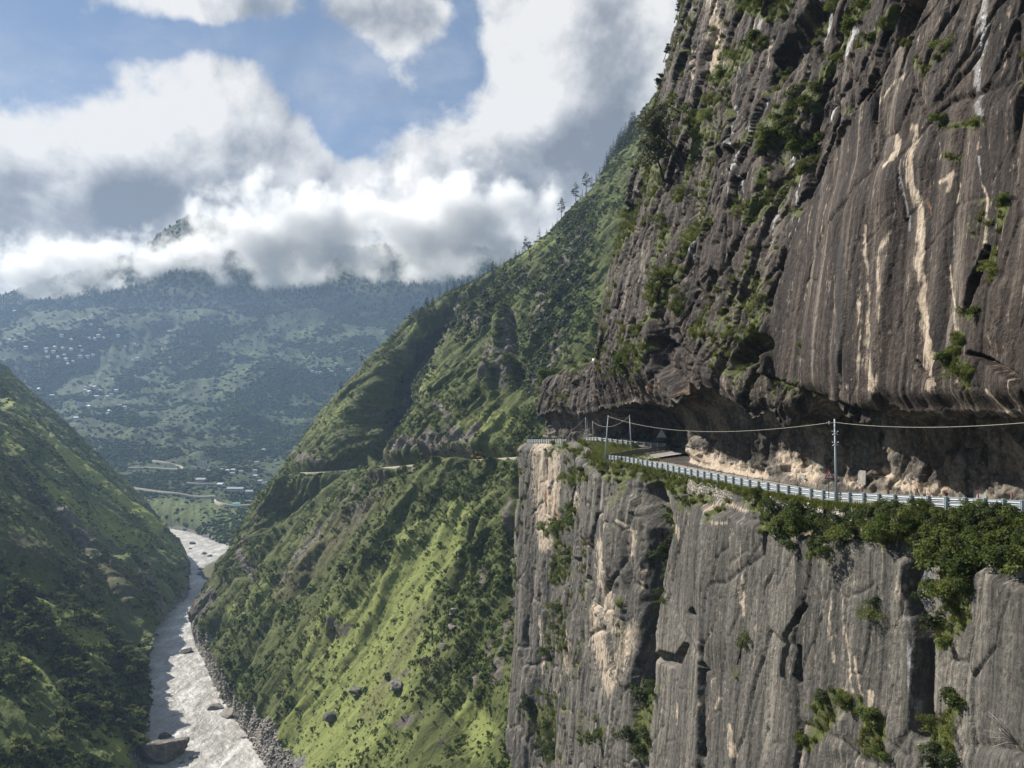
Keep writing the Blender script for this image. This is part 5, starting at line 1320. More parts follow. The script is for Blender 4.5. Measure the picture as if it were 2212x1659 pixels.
A_pts = [(x, y, zroad(y)) for x, y in zip(BX, BY) if y < 139]
A_pts = [A_pts[i] for i in range(0, len(A_pts), 6)]
B_pts = [(16.7,140,-7.15),(22,148.5,-6.85),(28,156,-6.5),(32.7,162,-6.2)]
C_pts = [(34.4,165.2,-6.15),(33.0,168.5,-6.0),(27.7,172.5,-5.75),(19.6,182.5,-4.95),(16.6,191,-5.3)]
D_pts = [(14.3,205,-6.05),(10.2,215,-6.3),(5.9,225,-6.55),(4.4,233,-6.8)]
edge = catmull(np.array(A_pts[:-1] + B_pts + C_pts + [(15.6,198,-5.7)] + D_pts + [(9,246,-7),(22,262,-7)]), 10)
def offset_line(L, d):
    T = np.gradient(L[:, :2], axis=0); T /= np.linalg.norm(T, axis=1, keepdims=True)
    nrm = np.stack([T[:, 1], -T[:, 0]], 1)
    for i in range(2):
        nrm = np.stack([smooth1(nrm[:, 0], 6), smooth1(nrm[:, 1], 6)], 1)
    nrm /= np.linalg.norm(nrm, axis=1, keepdims=True)
    return np.concatenate([L[:, :2] + nrm * d, L[:, 2:]], 1)
def ribbon(name, L, d0, d1, dz, mat, **kw):
    a, b = offset_line(L, d0), offset_line(L, d1)
    V = np.stack([a, b], 1); V[..., 2] += dz
    return link(name, mesh_np(name, V.reshape(-1, 3), grid_faces(len(L), 2), mat), **kw)
ribbon('road', edge, .35, 6.1, -.02, M_ROAD, kind='structure', label='narrow grey asphalt road cut into the cliff', cat='road')
ribbon('road_marking', edge[220:], 5.75, 5.92, -.012, M_WHITE, kind='structure')
ribbon('kerb', edge, 6.1, 6.45, .06, M_CONC, kind='structure')

# ---- guardrails: two corrugated beams on channel posts
def walk(L, step, start=0.0):
    L = np.array(L, float); d = np.concatenate([[0], np.cumsum(np.linalg.norm(np.diff(L, axis=0), axis=1))])
    t = np.arange(start, d[-1], step)
    P = np.stack([np.interp(t, d, L[:, i]) for i in range(3)], 1)
    Q = np.stack([np.interp(np.minimum(t + .5, d[-1]), d, L[:, i]) for i in range(3)], 1); Pm = np.stack([np.interp(np.maximum(t - .5, 0), d, L[:, i]) for i in range(3)], 1)
    T = Q - Pm
    return P, np.arctan2(T[:, 1], T[:, 0])
def beam(L, z, out, mat, name):
    P, a = walk(L, 1.0)
    nx, ny = np.sin(a), -np.cos(a)      # towards the road
    prof = [(.00, -.17), (.075, -.11), (.075, -.05), (.0, -.015), (.0, .015), (.075, .05), (.075, .11), (.00, .17)]
    V = np.zeros((len(P), 16, 3))
    for j, (o, h) in enumerate(prof):
        for q, th in enumerate((0, .012)):
            jj = j if q == 0 else 15 - j
            V[:, jj, 0] = P[:, 0] + nx * (out + o + th); V[:, jj, 1] = P[:, 1] + ny * (out + o + th); V[:, jj, 2] = P[:, 2] + z + h
    n = len(P); Fs = []
    i = np.arange(n - 1)[:, None]; j = np.arange(16)[None]; jn = (np.arange(16) + 1)[None] % 16
    Fs = np.stack([i*16+j, (i+1)*16+j, (i+1)*16+jn, i*16+jn], -1).reshape(-1, 4)
    return mesh_np(name, V.reshape(-1, 3), Fs, mat, False)
def guardrail(L, label, step, mat, pmat, start=.4):
    root = bpy.data.objects.new('guardrail', None); COL.objects.link(root); tag(root, label, 'guardrail')
    root.location = L[0]; L0 = np.array(L, float) - np.array(L[0])
    for z in (.42, .82):
        link('beam', beam(L0, z, .0, mat, 'beam'), root)
    m = MB(); m.box((0, .07, .34), (.20, .04, 1.38)); m.box((0, -.07, .34), (.20, .04, 1.38)); m.box((-.08, 0, .34), (.04, .10, 1.38))
    m.box((.0, 0, 1.035), (.22, .2, .02))
    pm = m.mesh('post', pmat)
    P, a = walk(L0, step, start)
    for p, an in zip(P, a):
        o = link('post', pm, root); o.location = (p[0] - math.sin(an) * .08, p[1] + math.cos(an) * .08, p[2]); o.rotation_euler = (0, 0, an + R(90))
    return root
A_rail = [(x - .05, y, z) for x, y, z in catmull(np.array(A_pts), 4) if y > 33]
guardrail(A_rail, 'long galvanised double guardrail along the outer edge of the near road', 2.0, M_STEEL, M_POST)
guardrail([A_rail[-1]] + B_pts[0:], 'dark weathered guardrail bending inwards round the grassy wedge', 2.0, M_STEELD, M_STEELD)
guardrail(C_pts[1:], 'pale guardrail in front of the dark overhang beyond the bend', 1.6, M_STEEL, M_WHITE)
guardrail(D_pts, 'short pale guardrail at the far left edge of the tan rock face', 1.5, M_STEEL, M_WHITE)

# ---- thin marker stakes with red tips behind the rail
P, a = walk(A_rail, 3.4, 1.2)
st = None
for i, (p, an) in enumerate(zip(P, a)):
    if p[1] < 40: continue
    loc = (p[0] + math.sin(an) * .35, p[1] - math.cos(an) * .35, p[2])
    if st is None:
        st = bpy.data.objects.new('marker_stake', None); COL.objects.link(st)
        tag(st, 'thin dark marker stake with a red tip standing along the near guardrail', 'stake', 'marker stakes along the guardrail')
        m = MB(); m.tube([(0,0,0),(0,0,1.32)], .032, 6); link('stake', m.mesh('stake', M_DARK), st)
        m = MB(); m.tube([(0,0,1.32),(0,0,1.50)], [.042,.036], 6); link('reflector_tip', m.mesh('reflector_tip', M_RED), st)
        st.location = loc
    else:
        copy_thing(st, loc, 0, 1)

# ---- dry stone retaining wall below the rail
k = N('rubble_masonry'); sz = k.attr('sz', 'Vector')
dv = k.node('TexNoise', {'Vector': sz, 'Scale': 2.0, 'Detail': 3.0}).outputs[1]
q = k.vm('ADD', k.scale(sz, (2.3, 3.0, 1)), k.vm('SCALE', dv, .35))
e = k.vor(q, 1, 'DISTANCE_TO_EDGE', 'Distance', .75); cc = k.vor(q, 1, 'F1', 'Color', .75)
c = k.mix(k.node('SeparateColor', {0: cc}).outputs[0], (.13,.12,.10), (.40,.365,.31))
c = k.mix(k.mapr(k.noise(sz, 4, 4), .4, .7), c, (.16,.15,.12))
c = k.mix(k.mapr(e, .03, .10, 1, 0), c, (.030,.028,.024))
M_WALL = k.out(k.bsdf(c, .9, .2, k.bump(k.mapr(e, 0, .16), .9, .12)))
def wall(Y0, Y1, h, label):
    sel = np.where((BY > Y0) & (BY < Y1))[0]
    hts = np.linspace(0, 1, 16)
    hv = h * (.8 + .25 * fbm(Sarr[sel] * .25, 0 * sel, 0 * sel, 3, 700))
    V, SZ_ = [], []
    front = []
    for t_ in hts:
        o_ = -.42 - .16 * t_ * hv + .05 * fbm(Sarr[sel] * 1.5, 0*sel + t_ * 8, 0*sel, 2, 701)
        z_ = ZR[sel] - .28 - t_ * hv
        front.append(np.stack([BX[sel] + NX[sel] * o_, BY[sel] + NY[sel] * o_, z_], -1)); SZ_.append(np.stack([Sarr[sel], z_, 0 * z_], -1))
    back = front[-1] + np.stack([NX[sel] * 1.4, NY[sel] * 1.4, 0 * NX[sel]], -1)
    top = front[0] + np.stack([NX[sel] * .8, NY[sel] * .8, 0 * NX[sel]], -1)
    V = np.stack([top] + front + [back], 1); S_ = np.stack([SZ_[0]] + SZ_ + [SZ_[-1]], 1)
    me = mesh_np('retaining_wall', V.reshape(-1, 3), grid_faces(len(sel), V.shape[1]), M_WALL, False, None, dict(sz=S_.reshape(-1, 3)))
    link('retaining_wall', me, label=label, cat='stone wall')
wall(62, 71.5, 4.6, 'squared rubble stone wall showing between the hedge bushes at the right')
wall(72.5, 83, 3.4, 'stone retaining wall right of the dark round tree under the rail')
wall(85, 103, 3.0, 'long stone retaining wall left of the dark round tree under the rail')

# ---- utility poles and wires
def pole(u, vb, vt, D, label, braces=False, r0=.10):
    b = np.array(at(u[0], vb, D)); t = np.array(at(u[1], vt, D))
    root = bpy.data.objects.new('utility_pole', None); COL.objects.link(root); tag(root, label, 'utility pole'); root.location = b
    h = t - b
    m = MB(); m.tube([(0,0,-.6), tuple(h * .5), tuple(h)], [r0, r0 * .85, r0 * .62], 8); link('pole', m.mesh('pole', M_POST, True), root)
    if braces:
        m = MB()
        for z in (.80, .66):
            c_ = h * z
            m.tube([tuple(c_ + (-.28, 0, .30)), tuple(c_ + (.28, 0, -.02))], .035, 5); m.tube([tuple(c_ + (.30, 0, .30)), tuple(c_ + (-.24, 0, -.04))], .035, 5)
        link('cross_brace', m.mesh('cross_brace', M_WHITE), root)
        m = MB(); m.tube([tuple(h * .95 + (-.5, 0, -.12)), tuple(h * .95 + (-.5, 0, .16))], .05, 6); m.tube([tuple(h * .95 + (-.75, 0, .02)), tuple(h * .95)], .03, 5)
        link('insulator', m.mesh('insulator', M_WHITE), root)
    else:
        m = MB(); m.box(tuple(h * .96), (.5, .08, .08)); link('crossarm', m.mesh('crossarm', M_STEELD), root)
    return t
p1 = pole((1807, 1803), 1072, 905, 71, 'tall steel utility pole with two white crossed braces behind the near guardrail', True, .12)
p2 = pole((1307, 1314), 987, 897, 138.5, 'leaning utility pole at the outer corner of the road bend', False, .12)
p3 = pole((1364, 1360), 975, 897, 150, 'utility pole in the green wedge, right of the leaning corner pole', False, .12)
p4 = pole((1265, 1265), 941, 893, 194, 'left pole of the close pair beside the far rail', False, .11)
p5 = pole((1269, 1268), 941, 886, 195, 'right pole of the close pair beside the far rail', False, .11)
p6 = pole((1281, 1280), 941, 909, 190, 'shorter pole just right of the close pair beside the far rail', False, .10)
M_WIRE = plain('wire', (.30,.28,.23), .5, .4)
def wire(a, b, sag, label, r0=.022):
    t = np.linspace(0, 1, 40)[:, None]
    P = a * (1 - t) + b * t; P[:, 2] -= sag * 4 * (t * (1 - t))[:, 0]
    m = MB(); m.tube(P, r0, 5); link('wire', m.mesh('wire', M_WIRE, True), label=label, cat='wire')
wire(p1 + (-.5, 0, -.35), p2 - (0, 0, .2), 1.6, 'long sagging wire from the braced pole to the leaning corner pole')
wire(p1 - (0, 0, .3), np.array(at(2330, 902, 44)), .5, 'wire from the braced pole out of the picture to the right', .018)
wire(p2 - (0, 0, .2), p3 - (0, 0, .2), .3, 'short wire between the corner pole and the wedge pole', .03)
wire(p3 - (0, 0, .2), p6 - (0, 0, .2), 1.6, 'sagging wire from the wedge pole back to the shorter far pole', .03)
wire(p4 - (0, 0, 1.0), np.array(at(1195, 944, 222)), 1.2, 'thin wire from the close pair of poles to the far rock nose', .03)

# ---- signs
def tri(s, z0): return [(-s/2, 0, z0), (s/2, 0, z0), (0, 0, z0 + s * .866)]
def sign(p, face, label, s=.95, hpost=1.15, arrow=True):
    root = bpy.data.objects.new('warning_sign', None); COL.objects.link(root); tag(root, label, 'road sign'); root.location = p; root.rotation_euler = (0, 0, face)
    m = MB(); m.tube([(0,.05,-.5),(0,.05,hpost+.5)], .04, 6); link('post', m.mesh('post', M_DARK), root)
    m = MB(); m.prism(tri(s, hpost), (0,0,0), (0,.02,0)); link('plate', m.mesh('plate', M_POST if not arrow else M_RED), root)
    if arrow:
        m = MB(); q = [(x * .70, y - .004, hpost + s * .289 + (z - hpost - s * .289) * .70) for x, y, z in tri(s, hpost)]; m.prism(q, (0,0,0), (0,-.003,0)); link('face', m.mesh('face', M_WHITE), root)
        m = MB(); c0 = np.array((-.09, -.012, hpost + .16))
        arc = [(-.10, 0), (-.10, .09), (-.085, .15), (-.045, .19), (.02, .20)]
        L_ = np.array(arc); d_ = np.gradient(L_, axis=0); d_ /= np.linalg.norm(d_, axis=1, keepdims=True); nn = np.stack([-d_[:, 1], d_[:, 0]], 1) * .028
        up_, dn_ = L_ + nn, L_ - nn
        for i in range(4):
            quad = [up_[i], up_[i+1], dn_[i+1], dn_[i]]
            m.prism([(x + .02, -.010, z + hpost + .13) for x, z in quad], (0,0,0), (0,-.003,0))
        m.prism([(.03, -.010, hpost + .13 + .27), (.14, -.010, hpost + .13 + .20), (.03, -.010, hpost + .13 + .13)], (0,0,0), (0,-.003,0))
        link('arrow', m.mesh('arrow', M_BLACK), root)
        m = MB(); m.box((0, 0, hpost - .17), (.46, .02, .18)); link('name_plate', m.mesh('name_plate', M_STEELD), root)
    else:
        m = MB(); m.box((0, -.02, hpost + .25), (.5, .03, .05)); link('brace', m.mesh('brace', M_DARK), root)
    return root
sign(np.array(at(1791, 1064, 71.5)), R(8), 'triangular red bordered right bend sign beside the braced pole', .98, 1.25)
sign(np.array(at(1429, 962, 160)), R(-10), 'grey back of a triangular sign in front of the dark overhang', 2.0, 1.6, False)

# ---- pale rectangles whitewashed on the rock wall beside the road: thin coats of paint on slabs
def wallpatch(u0, v0, u1, v1):
    """find the back wall under a rectangle"""
    B_ = dict(P=P_[:, nl + nr - 2: nl + nr + nb - 2], u=U_[:, nl + nr - 2: nl + nr + nb - 2], v=V_[:, nl + nr - 2: nl + nr + nb - 2])
    a_ = find(B_, (u0 + u1) / 2, (v0 + v1) / 2, 4)
    D_ = a_[1]; w_ = (u1 - u0) * K / F * D_; h_ = (v1 - v0) * K / F * D_
    return a_, w_, h_
for i, (q_, lab) in enumerate([((1868,1020,1883,1050), 'whitewashed slab on the shaded rock wall right of the braced pole, the taller one'), ((1727,1026,1740,1046), 'whitewashed slab on the sunlit foot of the rock wall left of the sign'), ((2110,1062,2130,1090), 'whitewashed slab at the dark right end of the rock wall')]):
    a_, w_, h_ = wallpatch(*q_)
    m = MB(); m.box((0, 0, 0), (.10, w_ * 1.9, h_))
    o = link('painted_slab', m.mesh('painted_slab', plain('whitewash', (.20,.19,.17), .9, .1, 0, .25, 2)), label=lab, cat='painted slab'); o.location = a_ + np.array((-.05, 0, 0)); o.rotation_euler = (0, .03, R(8))

# ---- the far road bench across the green slope, and the digger on it
rp = []
for u_ in np.linspace(650, 1300, 90):
    v_ = np.interp(u_, ru[:, 0], ru[:, 1]); rp.append(find(RS, u_, v_, 3))
rp = np.array(rp); 
for i in range(3): rp[:, i] = smooth1(rp[:, i], 9)
rpath = catmull(rp, 3)
ins = offset_line(rpath[::-1], 3.5); outl = offset_line(rpath[::-1], -5.0)
k = N('dirt_road'); pos = k.pos()
M_DIRT = k.out(k.bsdf(k.ramp(k.noise(pos, .4, 5, .6), [(.3, (.20,.185,.14)), (.7, (.36,.33,.26))]), .95, .1))
V = np.stack([ins + (0,0,2.6), outl + (0,0,2.0), outl + (0,0,.6), outl + (.8,0,-3.0)], 1)
link('road', mesh_np('road', V.reshape(-1, 3), grid_faces(len(ins), 4), [M_DIRT]), kind='structure', label='thin dirt road bench crossing the green slope', cat='road')
M_YEL = plain('digger_yellow', (.75,.33,.02), .5, .4, 0, .15)
def digger(p, rz, sc):
    root = bpy.data.objects.new('backhoe_loader', None); COL.objects.link(root); tag(root, 'small yellow digger working on the far dirt road', 'digger'); root.location = p; root.rotation_euler = (0, 0, rz); root.scale = (sc,)*3
    m = MB(); m.box((0,0,1.15), (3.6,1.7,.8), None, .92); m.box((1.5,0,1.55), (1.3,1.3,.7), None, .85); link('body', m.mesh('body', M_YEL), root)
    m = MB(); m.box((-.5,0,2.25), (1.5,1.5,1.4), None, .85); link('cab', m.mesh('cab', M_BLACK), root)
    m = MB(); m.box((-.5,0,3.0), (1.5,1.5,.12)); link('cab_roof', m.mesh('cab_roof', M_YEL), root)
    for x, r_ in ((-1.1,.78),(1.5,.55)):
        for y in (-1,1):
            m = MB(); m.tube([(x,y*.7,r_),(x,y*1.05,r_)], r_, 14); link('wheel', m.mesh('wheel', M_BLACK), root)
    m = MB(); m.tube([(1.2,0,1.6),(2.6,0,1.3),(3.0,0,.6)], .14, 5); m.box((3.2,0,.5), (.5,2.1,.9)); link('bucket', m.mesh('bucket', M_YEL), root)
    m = MB(); m.tube([(-1.8,0,1.2),(-2.7,0,3.1)], .18, 5); m.tube([(-2.7,0,3.1),(-3.9,0,2.0)], .13, 5); m.box((-4.0,0,1.6), (.6,.7,.7), None, .6); link('backhoe_arm', m.mesh('backhoe_arm', M_YEL), root)
digger(rp[np.argmin(np.abs(topx(rp)[0] - 1039))] + np.array((-1.6, -1.0, 2.3)), R(-35), 1.0)

# ================================================================== ROCKS IN AND BY THE RIVER
k = N('river_rock'); pos = k.pos()
t_ = k.m('ADD', k.m('MULTIPLY', k.noise(pos, .5, 6, .65), .7), k.m('MULTIPLY', k.node('ObjectInfo').outputs['Random'], .3))
M_RR = k.out(k.bsdf(k.ramp(t_, [(.3, (.05,.045,.04)), (.5, (.12,.108,.095)), (.7, (.24,.215,.19))]), .8, .3, k.bump(k.noise(pos, 1.2, 6, .7), .8, .5)))
def rock_mesh(seed, flat=.6, sub=4, planes=()):
    bm = bmesh.new(); bmesh.ops.create_icosphere(bm, subdivisions=sub, radius=1)
    V = np.array([v.co[:] for v in bm.verts]); 
    r = np.random.default_rng(seed)
    for _ in range(16):          # planes shear the ball into a block
        n_ = r.normal(size=3); n_ /= np.linalg.norm(n_); dd = r.uniform(.5, .85)
        s_ = V @ n_ - dd; V = V - np.where(s_ > 0, s_ * .93, 0)[:, None] * n_
    for n_, dd in planes:
        n_ = np.array(n_) / np.linalg.norm(n_); s_ = V @ n_ - dd; V = V - np.where(s_ > 0, s_ * .96, 0)[:, None] * n_
    V = V * (1 + (.22 if planes else .10) * fbm(V[:, 0] * 2 + seed, V[:, 1] * 2, V[:, 2] * 2, 4, seed)[:, None])
    V[:, 2] *= flat
    for v_, c_ in zip(bm.verts, V): v_.co = c_
    me = bpy.data.meshes.new('boulder'); bm.to_mesh(me); bm.free(); me.materials.append(M_RR)
    return me
rocks = [rock_mesh(s, f_) for s, f_ in ((1, .7), (2, .55), (3, .6), (4, .5), (5, .8))]
rocks.append(rock_mesh(9, .9, 5, [((.12, .3, 1), .42), ((-.15, -1, .25), .62)]))
def boulder(u, v, wpx, label, k_=0, group=None, sink=.25, z=None, sq=1.0, rz=None):
    D_ = RZ * F / (HZ - v * K); p = np.array(at(u, v, D_)); s_ = wpx * K / F * D_ / 2
    if z is not None: p[2] = z
    o = link('boulder', rocks[k_ % 5 if k_ < 90 else 5], label=label, cat='boulder', group=group); o.location = p + (0, 0, s_ * .35 - sink * s_); o.scale = (s_ * (1.12 if k_ > 90 else 1), s_ * 1.1, s_ * sq); o.rotation_euler = (0, 0, u * .7 if rz is None else rz)
    return o
boulder(343, 1640, 104, 'huge flat topped boulder on the left river bank at the bottom edge', 99, None, .0, None, .95, .45)
for i, (u_, v_, w_, lab) in enumerate([(404,1411,36,'dark wedge shaped boulder alone in the middle of the river'), (467,1532,40,'large grey boulder at the right bank, upper of a touching pair'), (494,1546,50,'large grey boulder at the right bank, lower of a touching pair'), (415,1176,15,'pale rounded boulder highest up the distant river bend'), (412,1187,11,'small flat boulder below the pale one in the distant river bend'), (441,1197,16,'boulder on the left of the cluster in the distant rapids'), (452,1202,16,'boulder on the right of the cluster in the distant rapids'), (436,1230,20,'low dark boulder at the tip of the green river flat'), (433,1243,16,'low boulder just below the tip of the green river flat'), (453,1266,8,'small dark boulder below the bend of the river'), (344,1420,13,'boulder off the left bank in the shadow of the spur'), (318,1450,20,'dark rock jutting from the left bank below the shadowed water'), (312,1412,18,'dark rock at the left edge beside the shadowed water'), (305,1512,22,'dark block on the left bank halfway down the straight reach'), (352,1594,32,'cluster of dark rock just above the huge flat topped boulder'), (417,1639,26,'reddish boulder awash right of the huge flat topped boulder'), (392,1652,18,'small rock awash between the huge boulder and the reddish one'), (300,1650,40,'low rock behind the left end of the huge flat topped boulder'), (480,1510,22,'rock on the gravel above the pair of grey boulders'), (525,1596,16,'dark stone at the edge of the lower gravel bank')]):
    boulder(u_, v_, w_, lab, i + 1)
for i in range(120):
    v_ = r.uniform(1296, 1650); 
    lbv = np.interp(v_, [1290,1308,1350,1400,1480,1580,1650], [400,374,336,318,304,301,310])
    boulder(lbv + r.normal(0, 6), v_, r.uniform(4, 8) + 12 * r.uniform(0, 1) ** 3, 'dark rock in the rubble edging the left river bank', r.integers(5), 'rocks along the left bank')
boul = link('boulder', rocks[2], label='square dark block sitting on the bright grass near the bottom', cat='boulder'); put(boul, find(RS, 732, 1560) + (0, 0, .8), .5, 4.4)
boul = link('boulder', rocks[3], label='dark jagged rock sticking out of the grass above the square block', cat='boulder'); put(boul, find(RS, 790, 1503), 1.5, 4.4)
for u_, v_, s_, lab in [(992, 1420, 2.2, 'small grey rock face in the grass near the tan cliff'), (885, 1500, 4.0, 'long dark outcrop in the middle of the lower grass'), (1018, 1385, 3.0, 'dark upright rock in the scrub beside the tan cliff'), (690, 1240, 3.5, 'dark rock at the edge of the brown eroded strip'), (700, 1225, 2.2, 'pale rock at the edge of the brown eroded strip'), (1020, 1355, 2.4, 'dark rock with a pale side in the upper scrub')]:
    boul = link('boulder', rocks[int(u_) % 5], label=lab, cat='boulder'); put(boul, find(RS, u_, v_), u_, s_)
# countless stones of the gravel banks
gi = np.where((RS['gravel'].ravel() > .35) & (RS['u'].ravel() < 640) & (RS['P'].reshape(-1, 3)[:, 2] > RZ - 1))[0]
rv = np.random.default_rng(77); gi = rv.choice(gi, min(9000, len(gi)))
def stones(P_s, s_, label, seed):
    r = np.random.default_rng(seed); n = len(P_s)
    V = iv[None] * np.clip(1 + .3 * r.normal(size=(n, 12, 1)), .5, 1.6) * np.stack([np.ones(n), r.uniform(.6, 1.3, n), r.uniform(.4, .8, n)], 1)[:, None]
    V = V * s_[:, None, None] + P_s[:, None]
    me = mesh_np('river_gravel', V.reshape(-1, 3), (fi[None] + (np.arange(n) * 12)[:, None, None]).reshape(-1, 3), M_RR, False)
    link('river_gravel', me, label=label, cat='gravel', kind='stuff')
stones(RS['P'].reshape(-1, 3)[gi], rv.uniform(.25, 1.0, len(gi)) ** 1.6 * 1.1, 'grey stones of the gravel bank on the right of the river', 78)

# ================================================================== VILLAGES
M_ROOF = plain('tin_roof', (.28,.30,.33), .45, .4, .2, .12, .5); M_HWALL = plain('house_wall', (.48,.45,.42), .9, .2, 0, .2, .4)
M_ROOFR = plain('red_roof', (.26,.13,.11), .6, .3); M_ROOFT = plain('turquoise_roof', (.06,.38,.36), .6, .3); M_GLASS = plain('window_glass', (.03,.035,.04), .25, .5)
def house(name, w, d_, h, roofmat, label, group=None, storeys=1, flat=False):
    root = bpy.data.objects.new(name, None); COL.objects.link(root); tag(root, label, 'house', group)
    m = MB(); m.box((0,0,h/2 - 1.5), (w, d_, h + 3)); link('wall', m.mesh('wall', M_HWALL), root)
    m = MB()
    if flat: m.box((0,0,h + .18), (w * 1.08, d_ * 1.12, .36))
    else: m.prism([(-w*.54, -d_*.6, h - .05), (-w*.54, d_*.6, h - .05), (-w*.54, 0, h + d_ * .28)], (0,0,0), (w*1.08,0,0))
    link('roof', m.mesh('roof', roofmat), root)
    nwin = max(2, int(w / 3.2))
    m = MB(); m.box((0, 0, 0), (w / nwin * .45, .1, h / storeys * .42)); wm = m.mesh('window', M_GLASS)
    for s_ in range(storeys):
        for i in range(nwin): link('window', wm, root).location = (-w/2 + (i + .5) * w / nwin, -d_/2 - .03, (s_ + .55) * h / storeys)
    return root
def hput(o, u, v, rz=None):
    p = find(HS, u, v, 4); o.location = p; o.rotation_euler = (0, 0, rz if rz is not None else r.uniform(-.35, .35)); return o
def v5(a, b): return (259 + a * .198, 950.5 + b * .198)
def v4(a, b): return (a * .1979, 674 + b * .1979)
def v6(a, b): return (536 + a * .198, 743 + b * .198)
hput(house('long_building', 26, 9, 6.5, M_ROOF, 'long two storey building with a white roof on the terrace above the river', None, 2), *v5(1262, 588), 0)
hput(house('house', 12, 8, 4.5, M_ROOF, 'lower pale wing at the right end of the long terrace building', None), *v5(1415, 600), 0)
hput(house('shed', 16, 9, 4.2, M_ROOF, 'shed with a large plain white roof left of the long terrace building', None), *v5(890, 492), 0)
hput(house('house', 10, 7, 9, M_ROOF, 'tall pale house with a round roof room on the slope above the shed', None, 3, True), *v5(915, 312))
hput(house('house', 9, 7, 6, M_ROOF, 'square pale house left of the tall one above the shed', None, 2, True), *v5(812, 350))
hput(house('house', 11, 8, 4.5, M_ROOF, 'low house with a pale roof between the shed and the long building', None), *v5(1102, 535))
hput(house('shed', 11, 6, 3.6, M_ROOFT, 'small shed with a turquoise roof beside the lower road', None), *v5(1270, 752), .1)
hput(house('shed', 10, 5, 2.6, M_ROOF, 'low flat shelter right of the turquoise shed', None, 1, True), *v5(1400, 712), .1)
hput(house('house', 9, 7, 4, M_ROOFR, 'house with a bright red roof alone among the trees', None), *v5(1492, 294))
hput(house('house', 8, 6, 4, M_ROOF, 'white roofed house at the right of the terrace village', None), *v5(1490, 440))
hput(house('house', 16, 10, 11, M_ROOFR, 'big pinkish four storey building with a red roof above the left spur', None, 4, True), *v4(885, 1128), 0)
hput(house('house', 12, 8, 7, M_ROOF, 'two storey white building topping the hamlet beside the far spur', None, 2, True), *v6(745, 262), 0)
hput(house('house', 11, 7, 4, M_ROOF, 'low white house right of the far spur hamlet', None), *v6(1285, 356), 0)
hamlet = house('house', 9, 7, 4.5, M_ROOF, 'pale tin roofed house of the scattered village on the hazy mountainside', 'village houses on the hazy mountainside')
pts_ = [(155,35),(200,330),(120,385),(680,330),(790,370),(995,238),(1095,268),(985,346),(1040,340),(1080,322),(1145,342),(1300,322),(1360,390),(1465,372),(1505,376),(1860,190),(515,465),(600,440),(685,463),(515,490),(585,486),(790,478),(890,436),(898,467),(1015,490),(970,510),(890,522),(705,535),(645,562),(535,552),(720,580),(800,575),(750,625),(1190,556),(1465,570),(1500,568),(295,480),(430,900),(575,940),(945,882),(1005,900),(1040,905),(1100,945),(1270,938),(940,945),(990,970),(1210,980),(1180,1003),(1050,1018),(975,1120),(1205,1110),(1315,1150),(1370,1155),(1195,1220),(1175,1258),(835,1328)]
hput(hamlet, *v4(*pts_[0]))
for a_, b_ in pts_[1:]:
    c_ = copy_thing(hamlet, (0, 0, 0), 0, r.uniform(.8, 1.25)); p = find(HS, *v4(a_, b_), 4); c_.location = p + np.array((0, -2, 1.6)); c_.rotation_euler = (0, 0, r.uniform(-.5, .5))
for a_, b_ in [(700,345),(745,352),(790,362),(880,330),(915,350),(950,358),(1090,296),(960,270),(1330,330)]:
    c_ = copy_thing(hamlet, find(HS, *v6(a_, b_), 4) + (0, -2, 1.2), r.uniform(-.4, .4), r.uniform(.8, 1.2), 'pale house in the row of the hamlet beside the far spur', 'hamlet beside the far spur')
for a_, b_ in [(1110,410),(1180,415),(1240,412),(1320,425),(1480,392),(1540,490),(1585,505),(1580,180),(1720,215),(1230,440),(960,425)]:
    c_ = copy_thing(hamlet, find(HS, *v5(a_, b_), 4) + (0, -1, .8), r.uniform(-.4, .4), r.uniform(.6, .9), 'small pale house of the terrace village above the river', 'terrace village houses')
def path(pts, wid, label):
    L = np.array([find(HS, *v5(a, b), 3) for a, b in pts]); L = catmull(L, 8)
    for i in range(3): L[:, i] = smooth1(L[:, i], 2)
    a_ = L + (0, wid * .8, 4.2); b_ = L + (0, -wid * .8, 3.2); c_ = L + (0, -wid * 1.1, -1)
    V = np.stack([a_, b_, c_], 1)
    link('path', mesh_np('path', V.reshape(-1, 3), grid_faces(len(L), 3), M_DIRT), kind='structure', label=label, cat='path')
path([(60,545),(250,570),(430,600),(620,632),(830,648),(1040,662)], 4, 'pale track along the top of the river terrace')
path([(1030,700),(1050,738),(1120,765),(1230,772),(1400,766),(1560,755)], 4, 'pale road curving past the turquoise shed')
path([(340,330),(500,342),(640,352),(700,378)], 3.5, 'upper pale track left of the terrace village')
path([(100,380),(300,388),(500,396),(640,402)], 3.5, 'second pale track left of the terrace village')
path([(720,515),(880,522),(1060,526)], 2.5, 'short pale track below the white shed')
# poles on the ridge skyline
for i, (u_, vb, vt, lab) in enumerate([(1010,601,591,'left post of the small power line frame on the ridge'),(1016,601,591,'right post of the small power line frame on the ridge'),(1036,596,586,'single thin pole right of the power line frame on the ridge')]):
    p = find(RS, u_, vb + 6, 4); h_ = (vb - vt + 6) * K / F * p[1]
    m = MB(); m.tube([(0,0,-1),(0,0,h_)], .22, 5); m.box((0,0,h_ * .85), (2.4,.2,.2)); o = link('utility_pole', m.mesh('utility_pole', M_STEELD), label=lab, cat='utility pole'); o.location = p
# ================================================================== HAZE AND LOW CLOUD
hb = MB(); hb.box((0, 1450, 112), (8600, 3080, 676))      # from below the river to just above the highest ridge
k = N('valley_haze')
pv = k.node('VolumePrincipled', {'Color': (.48, .68, 1.0, 1), 'Density': .000088, 'Anisotropy': .15})
M_HAZE = k.out(None, pv.outputs[0])
link('haze', hb.mesh('haze', M_HAZE), kind='stuff', label='pale blue haze that fills the valley', cat='haze')

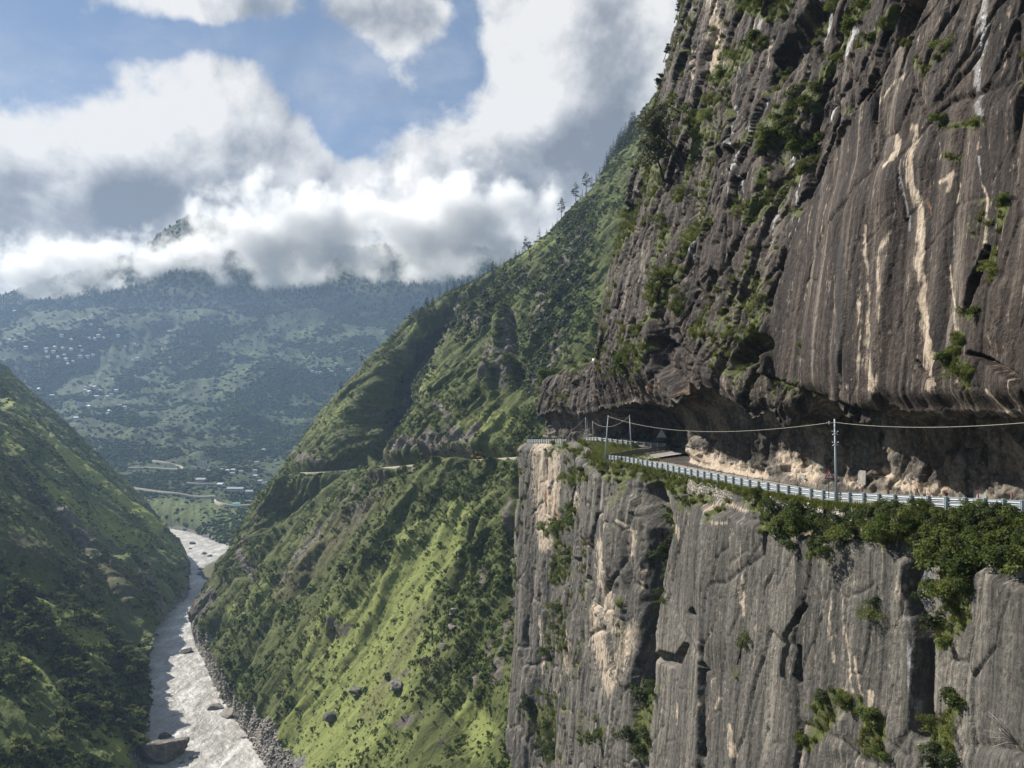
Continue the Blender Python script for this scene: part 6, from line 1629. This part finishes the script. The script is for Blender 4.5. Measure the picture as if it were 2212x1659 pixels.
def cloud_mat(name, dens, size, thr, box, seed):
    """noise vapour that thins out towards the sides of its box (object space)"""
    k = N(name)
    p = k.obj()
    wv = k.node('TexNoise', {'Vector': k.vm('ADD', p, (seed * 3.1, seed, 5)), 'Scale': 1 / (size * 1.6), 'Detail': 2.0}).outputs[1]
    pw = k.vm('ADD', p, k.vm('SCALE', k.vm('SUBTRACT', wv, (.5, .5, .5)), size * 1.3))
    q = k.node('SeparateXYZ', {0: k.vm('DIVIDE', pw, box)})
    e = [q.outputs[i] for i in range(3)]
    r = k.m('SQRT', k.m('ADD', k.m('MULTIPLY', e[0], e[0]), k.m('ADD', k.m('MULTIPLY', e[1], e[1]), k.m('MULTIPLY', e[2], e[2]))))
    nzz = k.noise(k.vm('ADD', p, (seed, seed * .7, 0)), 1 / size, 6, .6)
    dn = k.m('ADD', k.m('MULTIPLY', k.m('SUBTRACT', nzz, .5), 3.4), k.m('SUBTRACT', thr, k.m('POWER', r, 1.7)))
    # nothing may touch the sides of the box
    q0 = k.node('SeparateXYZ', {0: k.vm('DIVIDE', p, box)})
    mx_ = k.m('MAXIMUM', k.m('ABSOLUTE', q0.outputs[0]), k.m('MAXIMUM', k.m('ABSOLUTE', q0.outputs[1]), k.m('ABSOLUTE', q0.outputs[2])))
    dn = k.m('MULTIPLY', k.m('MULTIPLY', k.mapr(dn, 0, .95), k.mapr(mx_, .99, .80)), dens)
    pv = k.node('VolumePrincipled', {'Color': (1, 1, 1, 1), 'Density': dn, 'Anisotropy': .2})
    return k.out(None, pv.outputs[0])
def cloud(u, v, D, hx, hy, hz, dens=.02, size=110, thr=.55, seed=0, label='white cloud'):
    b = MB(); b.box((0, 0, 0), (2 * hx, 2 * hy, 2 * hz))
    o = link('cloud', b.mesh('cloud', cloud_mat('cloud_vapour', dens, size, thr, (hx, hy, hz), seed)), label=label, cat='cloud', kind='stuff')
    o.location = at(u, v, D)
    return o
cloud(110, 570, 3300, 560, 190, 170, .020, 130, .60, 3, 'ragged white cloud lying on the left end of the mountain ridge')
cloud(390, 560, 3420, 460, 190, 180, .020, 110, .58, 23, 'torn white cloud across the flank of the mountain peak')
cloud(650, 500, 3260, 560, 210, 290, .020, 150, .74, 40, 'big bright cloud that hides the middle of the mountain')
cloud(990, 480, 3380, 520, 210, 330, .020, 150, .74, 90, 'tall white cloud behind the pine ridge')
